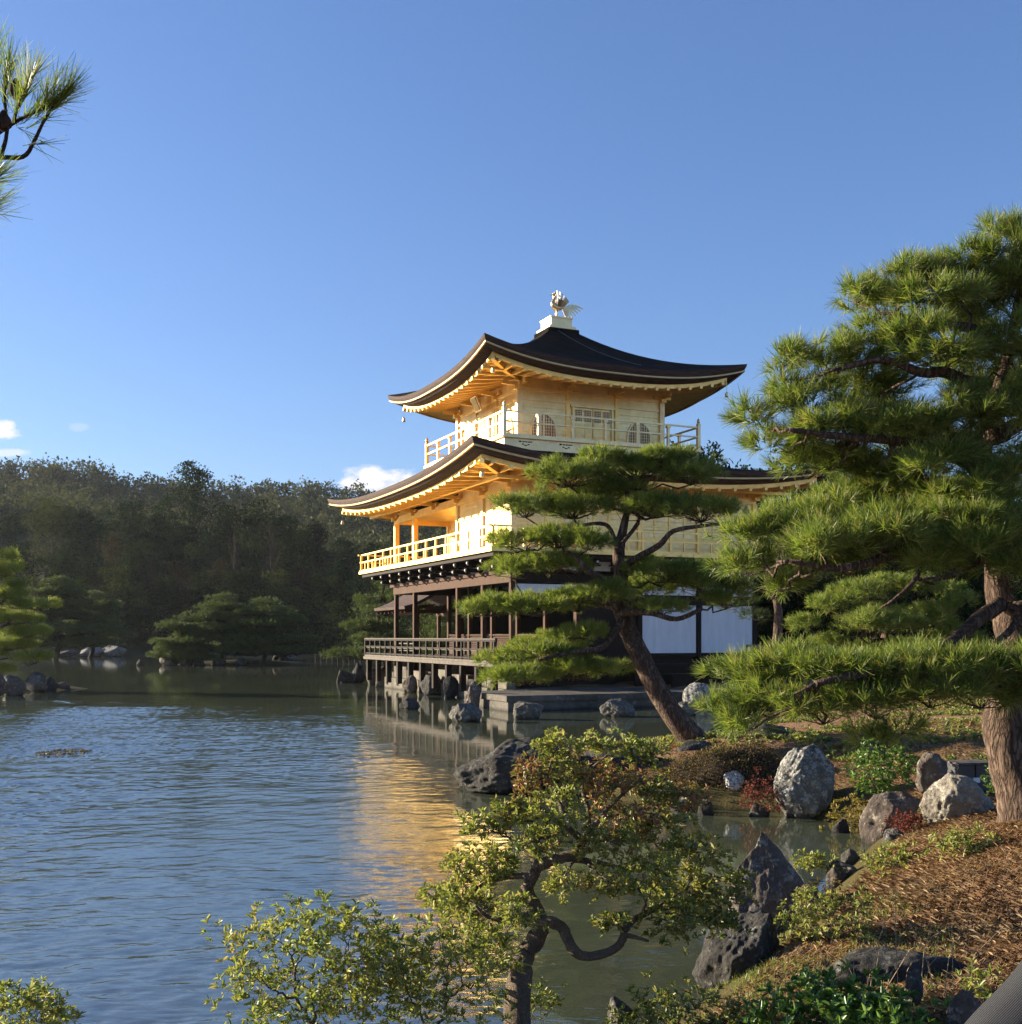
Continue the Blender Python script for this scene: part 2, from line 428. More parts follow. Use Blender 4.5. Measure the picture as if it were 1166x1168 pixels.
def mat_shingle():
    m, nt, p, _ = mat_new('cypress_shingle')
    n1 = noise(nt, 1.6, 6, 0.6); n2 = noise(nt, 16, 5, 0.7)
    c = ramp(nt, nmath(nt, 'ADD', nmath(nt, 'MULTIPLY', n1, 0.6), nmath(nt, 'MULTIPLY', n2, 0.4)), [(0.30, (0.005, 0.004, 0.003)), (0.55, (0.020, 0.016, 0.013)), (0.75, (0.050, 0.042, 0.032))])
    nt.links.new(c, p.inputs['Base Color']); p.inputs['Roughness'].default_value = 0.9
    p.inputs['Specular IOR Level'].default_value = 0.06
    w = nt.nodes.new('ShaderNodeTexWave'); w.bands_direction = 'Z'; w.inputs['Scale'].default_value = 3.2; w.inputs['Distortion'].default_value = 2.5; w.inputs['Detail'].default_value = 5; w.inputs['Detail Scale'].default_value = 3; w.wave_profile = 'SAW'
    t = nt.nodes.new('ShaderNodeTexCoord'); nt.links.new(t.outputs['Object'], w.inputs[0])
    b = bump(nt, p, w.outputs['Fac'], 0.9, 0.05)
    bump(nt, p, n2, 0.9, 0.05, b)
    return m
M['shingle'] = mat_shingle()
def mat_shedge():
    m, nt, p, _ = mat_new('shingle_edge')
    v = mapping(nt, (1, 1, 12))
    n1 = noise(nt, 3, 5, 0.6, v)
    nt.links.new(ramp(nt, n1, [(0.3, (0.018, 0.009, 0.006)), (0.7, (0.085, 0.042, 0.026))]), p.inputs['Base Color'])
    p.inputs['Roughness'].default_value = 0.85
    bump(nt, p, n1, 0.6, 0.03)
    return m
M['shedge'] = mat_shedge()

# ------------------------------------------------------------------ water and terrain
LAKE = [(-4.0, 3.6), (-3.0, 4.05), (-1.8, 4.3), (-0.7, 4.75), (0.1, 5.15), (0.6, 5.5), (1.05, 6.2), (1.5, 7.1), (1.95, 7.8), (2.6, 8.9), (3.15, 10.2),
        (3.7, 11.3), (3.5, 11.9), (3.0, 12.7), (2.4, 12.85), (1.8, 12.9), (1.2, 13.3), (0.65, 14.1), (0.15, 15.4), (0.45, 17.3), (1.3, 18.2), (2.3, 19.0),
        (3.4, 20.6), (4.7, 22.6), (5.9, 25), (6.4, 28), (6.6, 31.5), (4.0, 33.2), (1.0, 33.0), (-0.3, 34.0), (-5.0, 45.0), (-4.6, 48.0), (-3.5, 52), (-3.5, 60), (-5, 75), (-8, 95),
        (-12, 112), (-22, 119), (-40, 121), (-60, 117), (-85, 108), (-100, 90), (-105, 50), (-90, 0), (-60, -30), (-15, -40), (-6, -10)]
ISLES = [(-18.9, 80.0, 5.2, 2.6, 0.4), (-20.3, 42.6, 4.3, 2.0, 0.35)]
LK = np.array(LAKE, float)
def lake_sd(x, y):
    """signed distance to the lake's edge: positive on land"""
    P = np.stack([x, y], 1)
    A = LK; B = np.roll(LK, -1, 0)
    d = np.full(len(P), 1e9); inside = np.zeros(len(P), bool)
    for a, b in zip(A, B):
        ab = b - a
        t = np.clip(((P - a) @ ab) / (ab @ ab), 0, 1)
        q = a + t[:, None] * ab
        d = np.minimum(d, np.hypot(P[:, 0] - q[:, 0], P[:, 1] - q[:, 1]))
        c = ((a[1] > P[:, 1]) != (b[1] > P[:, 1]))
        with np.errstate(divide='ignore', invalid='ignore'):
            xi = (b[0] - a[0]) * (P[:, 1] - a[1]) / (b[1] - a[1] + 1e-12) + a[0]
        inside ^= c & (P[:, 0] < xi)
    return np.where(inside, -d, d)
CREST_PX = [(-900, 540), (-500, 520), (-200, 520), (0, 530), (60, 524), (110, 534), (150, 545), (250, 553), (330, 551), (420, 556), (520, 570), (700, 580), (900, 590), (1200, 600), (2000, 600)]
def height(x, y):
    x = np.asarray(x, float); y = np.asarray(y, float)
    d = lake_sd(x, y)
    dl = np.clip(d, 0, None)
    land = 0.30 * (1 - np.exp(-dl / 0.35)) + 0.085 * np.minimum(dl, 7) - 0.03
    land = land + 0.28 * np.exp(-(((x - 3.9) / 1.2) ** 2 + ((y - 7.6) / 1.5) ** 2))          # mulch mound
    land = land + 0.05 * fbm(np.stack([x * 1.3, y * 1.3, x * 0], 1), 3, 4) * np.clip(dl / 0.5, 0, 1)
    # pavilion terrace level
    hgt = np.where(d > 0, land, -0.06 + np.maximum(d * 0.55, -0.9))
    for (ix, iy, rx, ry, hh) in ISLES:
        q = np.hypot((x - ix) / rx, (y - iy) / ry)
        hgt = np.maximum(hgt, np.where(q < 1.25, hh * (1 - q ** 2) - 0.02, -1))
    # hills beyond the far shore
    r = np.hypot(x, y); px = np.where(y > 20, CX + F * x / np.maximum(y, 20), np.where(x < 0, -900, 2000))
    cy_ = np.interp(px, [p[0] for p in CREST_PX], [p[1] for p in CREST_PX])
    el = (HY - cy_) / F
    crest = CAMZ + el * 340 - 9
    t = np.clip((r - 128) / (340 - 128), 0, 1.6)
    prof = np.where(t < 1, t ** 1.15 * (1 + 0.10 * np.sin(t * 9 + x * 0.02)), 1 - 0.5 * (t - 1))
    hill = crest * prof * (1 + 0.06 * fbm(np.stack([x * 0.012, y * 0.012, x * 0], 1), 5, 4)) 
    far = (r > 128) & (d > 0)
    hgt = np.where(far, hgt + np.maximum(hill, 0), hgt)
    return hgt
def gh(x, y): return float(height(np.array([x]), np.array([y]))[0])

def axis(segs):
    out = []
    for a, b, st in segs: out.extend(np.arange(a, b, st))
    return np.array(out + [segs[-1][1]])
gx = axis([(-600, -120, 12), (-120, -30, 2.5), (-30, -6, 0.5), (-6, 6.5, 0.055), (6.5, 14, 0.3), (14, 60, 2.5), (60, 420, 12)])
gy = axis([(-120, -10, 8), (-10, 3, 0.5), (3, 14, 0.055), (14, 24, 0.12), (24, 60, 0.5), (60, 140, 1.5), (140, 600, 8)])
GX, GY = np.meshgrid(gx, gy)
GZ = height(GX.ravel(), GY.ravel())
nx, ny = len(gx), len(gy)
idx = np.arange(nx * ny).reshape(ny, nx)
FA = np.stack([idx[:-1, :-1].ravel(), idx[:-1, 1:].ravel(), idx[1:, 1:].ravel(), idx[1:, :-1].ravel()], 1)

def mat_ground():
    m, nt, p, _ = mat_new('garden_ground')
    n1 = noise(nt, 1.1, 6, 0.6); n2 = noise(nt, 12, 6, 0.7)
    v = mapping(nt, (1, 1, 1), (0, 0, 0.6)); n3 = noise(nt, 45, 5, 0.75)
    lit = ramp(nt, nmath(nt, 'ADD', nmath(nt, 'MULTIPLY', n2, 0.5), nmath(nt, 'MULTIPLY', n3, 0.5)), [(0.35, (0.12, 0.065, 0.036)), (0.52, (0.27, 0.155, 0.085)), (0.66, (0.42, 0.26, 0.15))])
    moss = ramp(nt, n3, [(0.3, (0.030, 0.032, 0.010)), (0.7, (0.10, 0.095, 0.028))])
    mm = ramp(nt, n1, [(0.48, 0.0), (0.60, 1.0)])
    # near the water the soil is dark and mossy
    g = nt.nodes.new('ShaderNodeNewGeometry'); sp = nt.nodes.new('ShaderNodeSeparateXYZ'); nt.links.new(g.outputs['Position'], sp.inputs[0])
    low = ramp(nt, nmath(nt, 'ADD', sp.outputs[2], nmath(nt, 'MULTIPLY', n2, 0.15)), [(0.30, 1.0), (0.46, 0.0)])
    mm2 = nmath(nt, 'MAXIMUM', nmath(nt, 'MULTIPLY', mm, 0.45), nmath(nt, 'MULTIPLY', low, 0.85))
    near = nmix(nt, mm2, lit, moss)
    wet = ramp(nt, sp.outputs[2], [(0.0, 0.3), (0.06, 1.0)])
    near = nmix(nt, 1.0, near, wet, 'MULTIPLY')
    farm = ramp(nt, nmath(nt, 'MULTIPLY', sp.outputs[1], 0.01), [(0.35, 0.0), (0.5, 1.0)])
    c = nmix(nt, farm, near, (0.035, 0.036, 0.018))
    nt.links.new(c, p.inputs['Base Color']); p.inputs['Roughness'].default_value = 0.95
    p.inputs['Specular IOR Level'].default_value = 0.1
    bump(nt, p, nmath(nt, 'ADD', n2, n3), 0.8, 0.03)
    return m
ground = npmesh('ground', np.stack([GX.ravel(), GY.ravel(), GZ], 1), FA, mat_ground(), smooth=True)
tag(ground, 'brown needle littered garden ground rising to wooded hills', kind='structure')

def mat_water():
    m, nt, p, _ = mat_new('pond_water')
    p.inputs['Roughness'].default_value = 0.04
    p.inputs['IOR'].default_value = 2.0
    p.inputs['Specular IOR Level'].default_value = 1.0
    t = nt.nodes.new('ShaderNodeTexCoord'); sp = nt.nodes.new('ShaderNodeSeparateXYZ'); nt.links.new(t.outputs['Object'], sp.inputs[0])
    nmid = noise(nt, 0.8, 4)
    nt.links.new(ramp(nt, nmid, [(0.3, (0.045, 0.054, 0.034)), (0.7, (0.060, 0.070, 0.044))]), p.inputs['Base Color'])
    at = nt.nodes.new('ShaderNodeAttribute'); at.attribute_name = 'breeze'
    amt = nmath(nt, 'ADD', nmath(nt, 'MULTIPLY', at.outputs['Fac'], 0.95), 0.05)
    v1 = mapping(nt, (0.8, 1.6, 1), (0, 0, R(10)))
    w2 = noise(nt, 15, 3, 0.55, v1)
    w3 = noise(nt, 3.5, 2, 0.5, v1)
    h = nmath(nt, 'ADD', nmath(nt, 'MULTIPLY', w2, 0.005), nmath(nt, 'MULTIPLY', w3, 0.004))
    h = nmath(nt, 'MULTIPLY', h, amt)
    b = nt.nodes.new('ShaderNodeBump'); b.inputs['Strength'].default_value = 1.0; b.inputs['Distance'].default_value = 1.0
    nt.links.new(h, b.inputs['Height']); nt.links.new(b.outputs[0], p.inputs['Normal'])
    return m
def breeze(x, y):
    """0 in the lee of the pavilion and banks, 1 on the open pond"""
    P = np.stack([x, y, x * 0], 1)
    wob = 2.6 * vnoise(P * 0.13, 61) + 1.3 * vnoise(P * 0.5, 62) + 0.8 * vnoise(P * np.array([0.6, 2.2, 1]), 63) + 0.6 * vnoise(P * np.array([2.0, 5, 1]), 64)
    fy = np.clip((36.0 - y + wob * 2.8 + (x + 8) * 0.30) / 12.0, 0, 1)
    fx = np.clip((-0.05 - (y - 8) * 0.165 - x + wob * 0.30 + 0.7) / 1.3, 0, 1)
    return fx * fy
wxs = axis([(-110, -22, 1.0), (-22, -13, 0.09), (-13, 2.6, 0.035), (2.6, 12, 0.15)])
wys = axis([(-45, 3.4, 1.0), (3.4, 10, 0.022), (10, 32, 0.038), (32, 44, 0.09), (44, 126, 0.6)])
WX, WY = np.meshgrid(wxs, wys); wxf, wyf = WX.ravel(), WY.ravel()
msk = breeze(wxf, wyf)
ca, sa = math.cos(R(-9)), math.sin(R(-9))
u_, v_ = wxf * ca - wyf * sa, wxf * sa + wyf * ca
zero = u_ * 0
wob_ = vnoise(np.stack([u_ * 0.8, v_ * 0.8, zero], 1), 75)
def ridge_(a, b, sd): return 1 - 2 * np.abs(vnoise(np.stack([u_ / a, v_ / b, zero], 1), sd)) 
hh = 0.013 * vnoise(np.stack([u_ / 0.25, v_ / 0.145 + 0.6 * wob_, zero], 1), 71) + 0.018 * vnoise(np.stack([u_ / 0.9, v_ / 0.5, zero], 1), 73)
hh = hh + (0.0078 + 0.003 * np.clip((wyf - 10) / 12, 0, 1)) * ridge_(0.135, 0.078, 72)
hh = hh + np.where(wyf < 10, 0.0034 * vnoise(np.stack([u_ / 0.075, v_ / 0.045, zero], 1), 74), 0)
lee_ = np.clip((wxf + 7.5 + (wyf - 8) * 0.16) / 4.5, 0, 1)
amp_ = (1.18 - 0.78 * lee_) * (0.035 + 0.965 * msk * (0.85 + 0.40 * vnoise(np.stack([wxf * 0.35, wyf * 0.35, zero], 1), 76)))
inmesh = (wxf > -22) & (wyf > 3.4) & (wyf < 44)
wz = np.where(inmesh, hh * amp_, 0)
nwx, nwy = len(wxs), len(wys)
idw = np.arange(nwx * nwy).reshape(nwy, nwx)
WF = np.stack([idw[:-1, :-1].ravel(), idw[:-1, 1:].ravel(), idw[1:, 1:].ravel(), idw[1:, :-1].ravel()], 1)
wat = npmesh('pond_water', np.stack([wxf, wyf, wz], 1), WF, mat_water(), smooth=True)
ba = wat.data.attributes.new('breeze', 'FLOAT', 'POINT'); ba.data.foreach_set('value', (msk * (1 - 0.5 * lee_)).astype(np.float32))
tag(wat, 'rippled pond water reflecting sky and gold', kind='structure')

# ------------------------------------------------------------------ rocks
def ico(level):
    import bmesh
    b = bmesh.new(); bmesh.ops.create_icosphere(b, subdivisions=level, radius=1)
    V = np.array([v.co[:] for v in b.verts]); Fc = np.array([[v.index for v in f.verts] for f in b.faces]); b.free()
    return V, Fc
ICO = {k: ico(k) for k in (4, 5, 6)}
def rock(label, px0, px1, pyt, pyb, mat='rock_mid', zb=0.0, kind='block', lean=0.0, lvl=5, seed=None, group=None, depth=0.8, sub=0.15, cat='rock', Y=None, facets=16):
    if Y is None: Y = (CAMZ - zb) * F / (pyb - HY)
    w = (px1 - px0) / F * Y; hgt = (pyb - pyt) / F * Y + sub
    seed = seed if seed is not None else int(px0 * 7 + pyt * 13)
    rs = np.random.RandomState(seed % 100000)
    V, Fc = ICO[lvl]; D = V.copy()
    rr = np.full(len(D), 1.0)
    for i in range(facets + 8):
        n = rs.normal(size=3); n /= np.linalg.norm(n)
        if kind == 'slab': n[2] *= 0.4; n /= np.linalg.norm(n)
        dd = rs.uniform(0.58, 0.92)
        c = D @ n
        with np.errstate(divide='ignore'):
            rr = np.where(c > 1e-3, np.minimum(rr, dd / np.maximum(c, 1e-3)), rr)
    if kind == 'round': rr = 0.6 * rr + 0.4 * 0.8
    P = D * rr[:, None]
    ridge = 1 - np.abs(fbm(P * 2.1 + seed % 97, seed % 91, 4))
    P += D * (0.06 * fbm(P * 1.3 + seed % 53, seed % 77, 3) + 0.075 * ridge + 0.028 * (0.5 - np.abs(fbm(P * 5.5 + 5, seed % 31, 4, 0.6))) + 0.012 * fbm(P * 19 + 9, seed % 37, 2, 0.6))[:, None]
    # strata
    ax = rs.normal(size=3); ax /= np.linalg.norm(ax)
    st = P @ ax * 5 + 1.2 * fbm(P * 1.5, 9, 2)
    P += D * (0.03 * (np.abs((st % 1) - 0.5) * 2 - 0.5))[:, None]
    z = (P[:, 2] - P[:, 2].min()) / np.ptp(P[:, 2])
    if kind == 'peak':
        k = (1 - 0.78 * z ** 1.1)
        P[:, 0] *= k; P[:, 1] *= k
        P[:, 0] += lean * z
    elif lean: P[:, 0] += lean * z
    for a, L in ((0, w), (1, w * depth), (2, hgt)):
        P[:, a] = (P[:, a] - P[:, a].min()) / np.ptp(P[:, a])
        P[:, a] = (P[:, a] - (0 if a == 2 else 0.5)) * L
    o = npmesh('rock', P, Fc, M[mat], smooth=True)
    yc = Y + w * depth * 0.3
    o.location = ((px0 + px1) / 2 / 1.0 * 0 + ((px0 + px1) / 2 - CX) / F * Y, yc, zb - sub)
    tag(o, label, cat, group)
    return o

# ------------------------------------------------------------------ foliage kit
def unit(a): return a / (np.linalg.norm(a, axis=-1, keepdims=True) + 1e-9)
def needles(P, Dn, K, L, w, spread=0.75, rs=RS, droop=0.0):
    N = len(P)
    P = np.repeat(P, K, 0); Dn = np.repeat(Dn, K, 0)
    d = unit(Dn + spread * rs.normal(size=Dn.shape))
    if droop: d[:, 2] -= droop; d = unit(d)
    ln = L * rs.uniform(0.65, 1.1, (len(P), 1))
    s = unit(np.cross(d, rs.normal(size=d.shape))) * w * 0.5
    base = P + Dn * rs.uniform(-0.35, 0.25, (len(P), 1)) * L
    tip = base + d * ln
    V = np.stack([base - s, base + s, tip + s * 0.35, tip - s * 0.35], 1).reshape(-1, 3)
    Fc = np.arange(len(P) * 4).reshape(-1, 4)
    return V, Fc
def leaves(P, Dn, L, wr=0.36, rs=RS, fold=0.25, jit=0.25):
    """one pointed folded leaf per row"""
    N = len(P)
    d = unit(Dn + jit * rs.normal(size=Dn.shape))
    ln = L * rs.uniform(0.6, 1.15, (N, 1))
    up = unit(np.array([0, 0, 1.0]) + 0.5 * rs.normal(size=(N, 3)))
    s = unit(np.cross(d, up)); u = np.cross(s, d)
    w = ln * wr
    b = P; t = P + d * ln - u * ln * 0.10
    l1 = P + d * ln * 0.30 + s * w * 0.42 + u * w * fold; l2 = P + d * ln * 0.68 + s * w * 0.40 + u * w * fold
    r1 = P + d * ln * 0.30 - s * w * 0.42 + u * w * fold; r2 = P + d * ln * 0.68 - s * w * 0.40 + u * w * fold
    V = np.stack([b, l1, l2, t, r2, r1], 1).reshape(-1, 3)
    i = np.arange(N)[:, None] * 6
    Fc = np.concatenate([i + np.array([[0, 3, 2, 1]]), i + np.array([[0, 5, 4, 3]])], 0)
    return V, Fc
def whorls(P, Dn, K, L, wr=0.34, spread=0.9, rs=RS, lift=0.25):
    """K leaves radiating round each twig tip"""
    N = len(P); Pk = np.repeat(P, K, 0); Dk = np.repeat(Dn, K, 0)
    rnd = rs.normal(size=Dk.shape); side = unit(rnd - Dk * np.sum(rnd * Dk, 1, keepdims=True))
    d = unit(side * spread + Dk * rs.uniform(0.1, 0.9, (len(Pk), 1)) + np.array([0, 0, lift]))
    Pk = Pk - Dk * rs.uniform(0, 0.9, (len(Pk), 1)) * L * 0.6
    return leaves(Pk, d, L, wr, rs)
def merge(parts):
    V = []; Fc = []; n = 0
    for v, f in parts: V.append(v); Fc.append(f + n); n += len(v)
    return np.concatenate(V), np.concatenate(Fc)
def wiggle(a, b, n=6, amp=0.08, sag=0.0, rs=RS):
    a, b = np.array(a, float), np.array(b, float)
    L = np.linalg.norm(b - a); t = np.linspace(0, 1, n)[:, None]
    p = a + (b - a) * t
    off = rs.normal(size=(n, 3)) * amp * L
    p += off * np.sin(np.pi * t)
    p[:, 2] -= (sag * L * np.sin(np.pi * t))[:, 0]
    return p
def smooth_path(pts, k=4):
    """Catmull-Rom through points"""
    p = np.array(pts, float); p = np.vstack([2 * p[0] - p[1], p, 2 * p[-1] - p[-2]]); out = []
    for i in range(1, len(p) - 2):
        for j in range(k):
            t = j / k
            out.append(0.5 * ((2 * p[i]) + (-p[i - 1] + p[i + 1]) * t + (2 * p[i - 1] - 5 * p[i] + 4 * p[i + 1] - p[i + 2]) * t * t + (-p[i - 1] + 3 * p[i] - 3 * p[i + 1] + p[i + 2]) * t ** 3))
    out.append(p[-2])
    return np.array(out)

def pine(name, label, cat, trunk, trad, limbs, pads, L, w, K, nmat, bmat='bark', group=None, seed=1, clump=0.28, dens=260, tag_only=None, up=0.55, sides=12, spread=0.75):
    """trunk: points; limbs: list of (points, r0, r1); pads: (centre, rx, ry, rz) flattened clouds of tufts"""
    rs = np.random.RandomState(seed)
    base = np.array(trunk[0], float)
    root = thing(name, label, cat, tuple(base), 0, group)
    wood = MB()
    tp = smooth_path(trunk, 5)
    tr = np.interp(np.linspace(0, 1, len(tp)), np.linspace(0, 1, len(trad)), trad)
    wood.tube(tp - base, tr, sides, lump=0.10)
    anchors = [p for p in tp[len(tp) // 3:]]
    for (pts, r0, r1) in limbs:
        lp = smooth_path(pts, 4)
        wood.tube(lp - base, np.linspace(r0, r1, len(lp)), max(6, sides - 4), lump=0.12)
        anchors += list(lp[len(lp) // 3:])
    anchors = np.array(anchors)
    TP, TD = [], []
    for (c, rx, ry, rz) in pads:
        c = np.array(c, float)
        sc = anchors + np.array([0, 0, 0])
        j = np.argmin(np.linalg.norm((sc - (c - np.array([0, 0, rz * 0.7]))) * np.array([1, 1, 1.6]), axis=1))
        hub = c - np.array([0, 0, rz * 0.55])
        rl = max(0.010, 0.016 * (rx + ry))
        wp = wiggle(anchors[j], hub, 6, 0.06, 0.04, rs)
        wood.tube(wp - base, np.linspace(rl * 1.3, rl * 0.7, 6), 6)
        nc = max(3, int(3.2 * rx * ry / (clump ** 2)))
        for q in range(nc):
            a = rs.uniform(0, 2 * math.pi); r = math.sqrt(rs.uniform(0, 1)) * 0.92
            dz = (1 - r * r) * rz * rs.uniform(0.0, 0.75) - rz * 0.25 * rs.uniform(0, 1)
            cc = c + np.array([math.cos(a) * r * rx, math.sin(a) * r * ry, dz])
            cr = clump * rs.uniform(0.6, 1.15)
            wood.tube(wiggle(hub, cc - np.array([0, 0, cr * 0.3]), 4, 0.10, 0.0, rs) - base, np.linspace(rl * 0.45, rl * 0.15, 4), 4, cap=False)
            nt_ = max(4, int(dens * cr * cr * 4))
            dirs = unit(rs.normal(size=(nt_, 3)) * np.array([1, 1, 0.75]) + np.array([0, 0, 0.35]))
            rad = rs.uniform(0.35, 1.0, (nt_, 1)) ** 0.6
            pp = cc + dirs * rad * cr * np.array([1, 1, 0.5])
            TP.append(pp)
            TD.append(unit(dirs * 0.8 + np.array([0, 0, up]) + unit(cc - c + 1e-6) * np.array([0.35, 0.35, 0.0])))
    TP = np.concatenate(TP) - base; TD = np.concatenate(TD)
    V, Fc = needles(TP, TD, K, L, w, spread * 0.8, rs)
    wood.build('trunk', M[bmat], root, smooth=True)
    npmesh('crown', V, Fc, M[nmat], root)
    return root

# ------------------------------------------------------------------ golden pavilion
PC = (1.67, 41.14)
pav = thing('golden_pavilion', 'three storey golden temple pavilion with dark curved roofs and phoenix finial', 'pavilion', (PC[0], PC[1], 0), R(23.95))
def pbuild(mb, name, mat, parent=None, smooth=False):
    o = mb.build(name, M[mat], parent or pav, smooth)
    return o

E0, E1, S0, S1 = -4.30, 4.66, -5.65, 5.65      # first and second storey rectangle
H3 = 2.77                                       # half of the third storey
EW = [-4.30, -2.06, 0.18, 2.42, 4.66]           # column lines
SW = [-5.65, -3.39, -1.13, 1.13, 3.39, 5.65]

def loop(e0, e1, s0, s1, z, upc, n=25, p=2.6):
    """closed curved rectangle, upswept at corners; returns points in order S-face.. CCW starting at (e0,s0)"""
    pts = []
    ec, sc = (e0 + e1) / 2, (s0 + s1) / 2
    for side in range(4):
        for i in range(n):
            t = -1 + 2 * i / n
            zz = z + upc * abs(t) ** p
            if side == 0: x, y = ec + t * (e1 - e0) / 2, s0
            elif side == 1: x, y = e1, sc + t * (s1 - s0) / 2
            elif side == 2: x, y = ec - t * (e1 - e0) / 2, s1
            else: x, y = e0, sc - t * (s1 - s0) / 2
            # plan flare towards the corners
            fl = 0.0
            pts.append((x, y, zz))
    return pts
def loft(mb, loops, close=True):
    n = len(loops[0]); vs = [p for l in loops for p in l]; fs = []
    for k in range(len(loops) - 1):
        for i in range(n):
            j = (i + 1) % n
            fs.append((k * n + i, k * n + j, (k + 1) * n + j, (k + 1) * n + i))
    mb.add(vs, fs)
    return mb
def roof(eave, top, ze, upc, zt, th, wall, zw, name_kind):
    """eave/top/wall = (e0,e1,s0,s1)"""
    def lerp(a, b, t): return tuple(x + (y - x) * t for x, y in zip(a, b))
    def inset(r, d): return (r[0] + d, r[1] - d, r[2] + d, r[3] - d)
    mb = MB(); ls = []
    for i in range(15):
        u = i / 14
        rct = lerp(eave, top, u)
        ls.append(loop(*rct, ze + (zt - ze) * (0.62 * u + 0.38 * u ** 2.4), upc * (1 - u) ** 2.2))
    loft(mb, ls)
    top_o = pbuild(mb, 'roof', 'shingle', pav, True)
    fixnormals(top_o)
    # thick shingle edge
    mb = MB()
    loft(mb, [loop(*eave, ze, upc), loop(*inset(eave, 0.02), ze - th * 0.5, upc), loop(*inset(eave, 0.07), ze - th, upc)])
    e = pbuild(mb, 'shingle_edge', 'shedge', top_o)
    mb = MB()
    g0 = inset(eave, 0.05)
    loft(mb, [loop(*inset(g0, 0.05), ze - th, upc), loop(*g0, ze - th - 0.004, upc), loop(*g0, ze - th - 0.055, upc), loop(*inset(g0, 0.07), ze - th - 0.060, upc)])
    pbuild(mb, 'eave_trim', 'bronze_dark', top_o)
    mb = MB()
    loft(mb, [loop(*inset(g0, 0.065), ze - th - 0.06, upc), loop(*inset(g0, 0.16), ze - th - 0.13, upc), loop(*inset(g0, 0.52), ze - th - 0.19, upc * 0.93)])
    pbuild(mb, 'eave_underside', 'shedge', top_o)
    f0 = inset(eave, 0.50)
    zf = ze - th - 0.185
    mb = MB()
    loft(mb, [loop(*inset(f0, -0.01), zf, upc * 0.95), loop(*f0, zf - 0.13, upc * 0.93), loop(*inset(f0, 0.09), zf - 0.135, upc * 0.92)])
    pbuild(mb, 'fascia_board', 'gold', top_o)
    # soffit in two slopes
    mid = lerp(f0, wall, 0.5)
    mb = MB()
    loft(mb, [loop(*inset(f0, 0.07), zf - 0.10, upc * 0.92), loop(*mid, zf - 0.03 + (zw - zf) * 0.35, upc * 0.40), loop(*wall, zw, 0.0)])
    pbuild(mb, 'soffit', 'gold_deep', top_o, True)
    return top_o, f0, zf

def soffit_z(f0, wall, zf, zw, upc, side, t, u):
    """height of soffit at parameter t along side (-1..1), u 0 at fascia..1 at wall"""
    z0 = zf - 0.10 + upc * 0.92 * abs(t) ** 2.6
    zm = zf - 0.03 + (zw - zf) * 0.35 + upc * 0.40 * abs(t) ** 2.6
    return z0 + (zm - z0) * u * 2 if u < 0.5 else zm + (zw - zm) * (u - 0.5) * 2
def rafters(parent, f0, wall, zf, zw, upc, sides=(0, 1, 2, 3), sp=0.46, ends=True):
    for side in sides:
        horiz = side in (0, 2)
        a0, a1 = (f0[0], f0[1]) if horiz else (f0[2], f0[3])
        L = a1 - a0; n = int(L / sp); c = (a0 + a1) / 2
        for i in range(n + 1):
            t = -1 + 2 * (i + 0.5) / (n + 1)
            a = c + t * L / 2
            w0, w1 = (wall[0], wall[1]) if horiz else (wall[2], wall[3])
            inner = min(max(a, w0), w1)
            # stop at the hip
            if horiz: fo, wi = (f0[2], wall[2]) if side == 0 else (f0[3], wall[3])
            else: fo, wi = (f0[1], wall[1]) if side == 1 else (f0[0], wall[0])
            if a < w0: um = (a - a0) / (w0 - a0)
            elif a > w1: um = (a1 - a) / (a1 - w1)
            else: um = 1.0
            um = max(min(um, 1.0), 0.06)
            pts = []
            for u in (-0.03, min(0.5, um), um):
                o = fo + (wi - fo) * u
                z = soffit_z(f0, wall, zf, zw, upc, side, t, max(u, 0)) - 0.055
                pts.append((a, o, z) if horiz else (o, a, z))
            mb = MB()
            mb.bar(pts[0], pts[1], 0.085, 0.10)
            if um > 0.52: mb.bar(pts[1], pts[2], 0.078, 0.096)
            if ends:
                q = np.array(pts[0]); d = unit(q - np.array(pts[1]))
                mb.tube([q - d * 0.02, q + d * 0.05], 0.062, 8)
            pbuild(mb, 'rafter', 'gold', parent)

# roofs
ev3 = (-H3 - 2.14, H3 + 2.14, -H3 - 2.14, H3 + 2.14)
wl3 = (-H3, H3, -H3, H3)
roof3, f3, zf3 = roof(ev3, (-0.62, 0.62, -0.62, 0.62), 10.84, 0.56, 13.02, 0.20, wl3, 10.78, 'upper')
rafters(roof3, f3, wl3, zf3, 10.78, 0.56, (0, 3))
ev2 = (-6.52, 6.35, -7.90, 7.90)
wl2 = (E0, E1, S0, S1)
B3 = H3 + 1.04
roof2, f2, zf2 = roof(ev2, (-B3 + 0.25, B3 - 0.25, -B3 + 0.25, B3 - 0.25), 7.12, 0.50, 8.16, 0.20, wl2, 6.98, 'lower')
rafters(roof2, f2, wl2, zf2, 6.98, 0.50, (0, 3), sp=0.62)
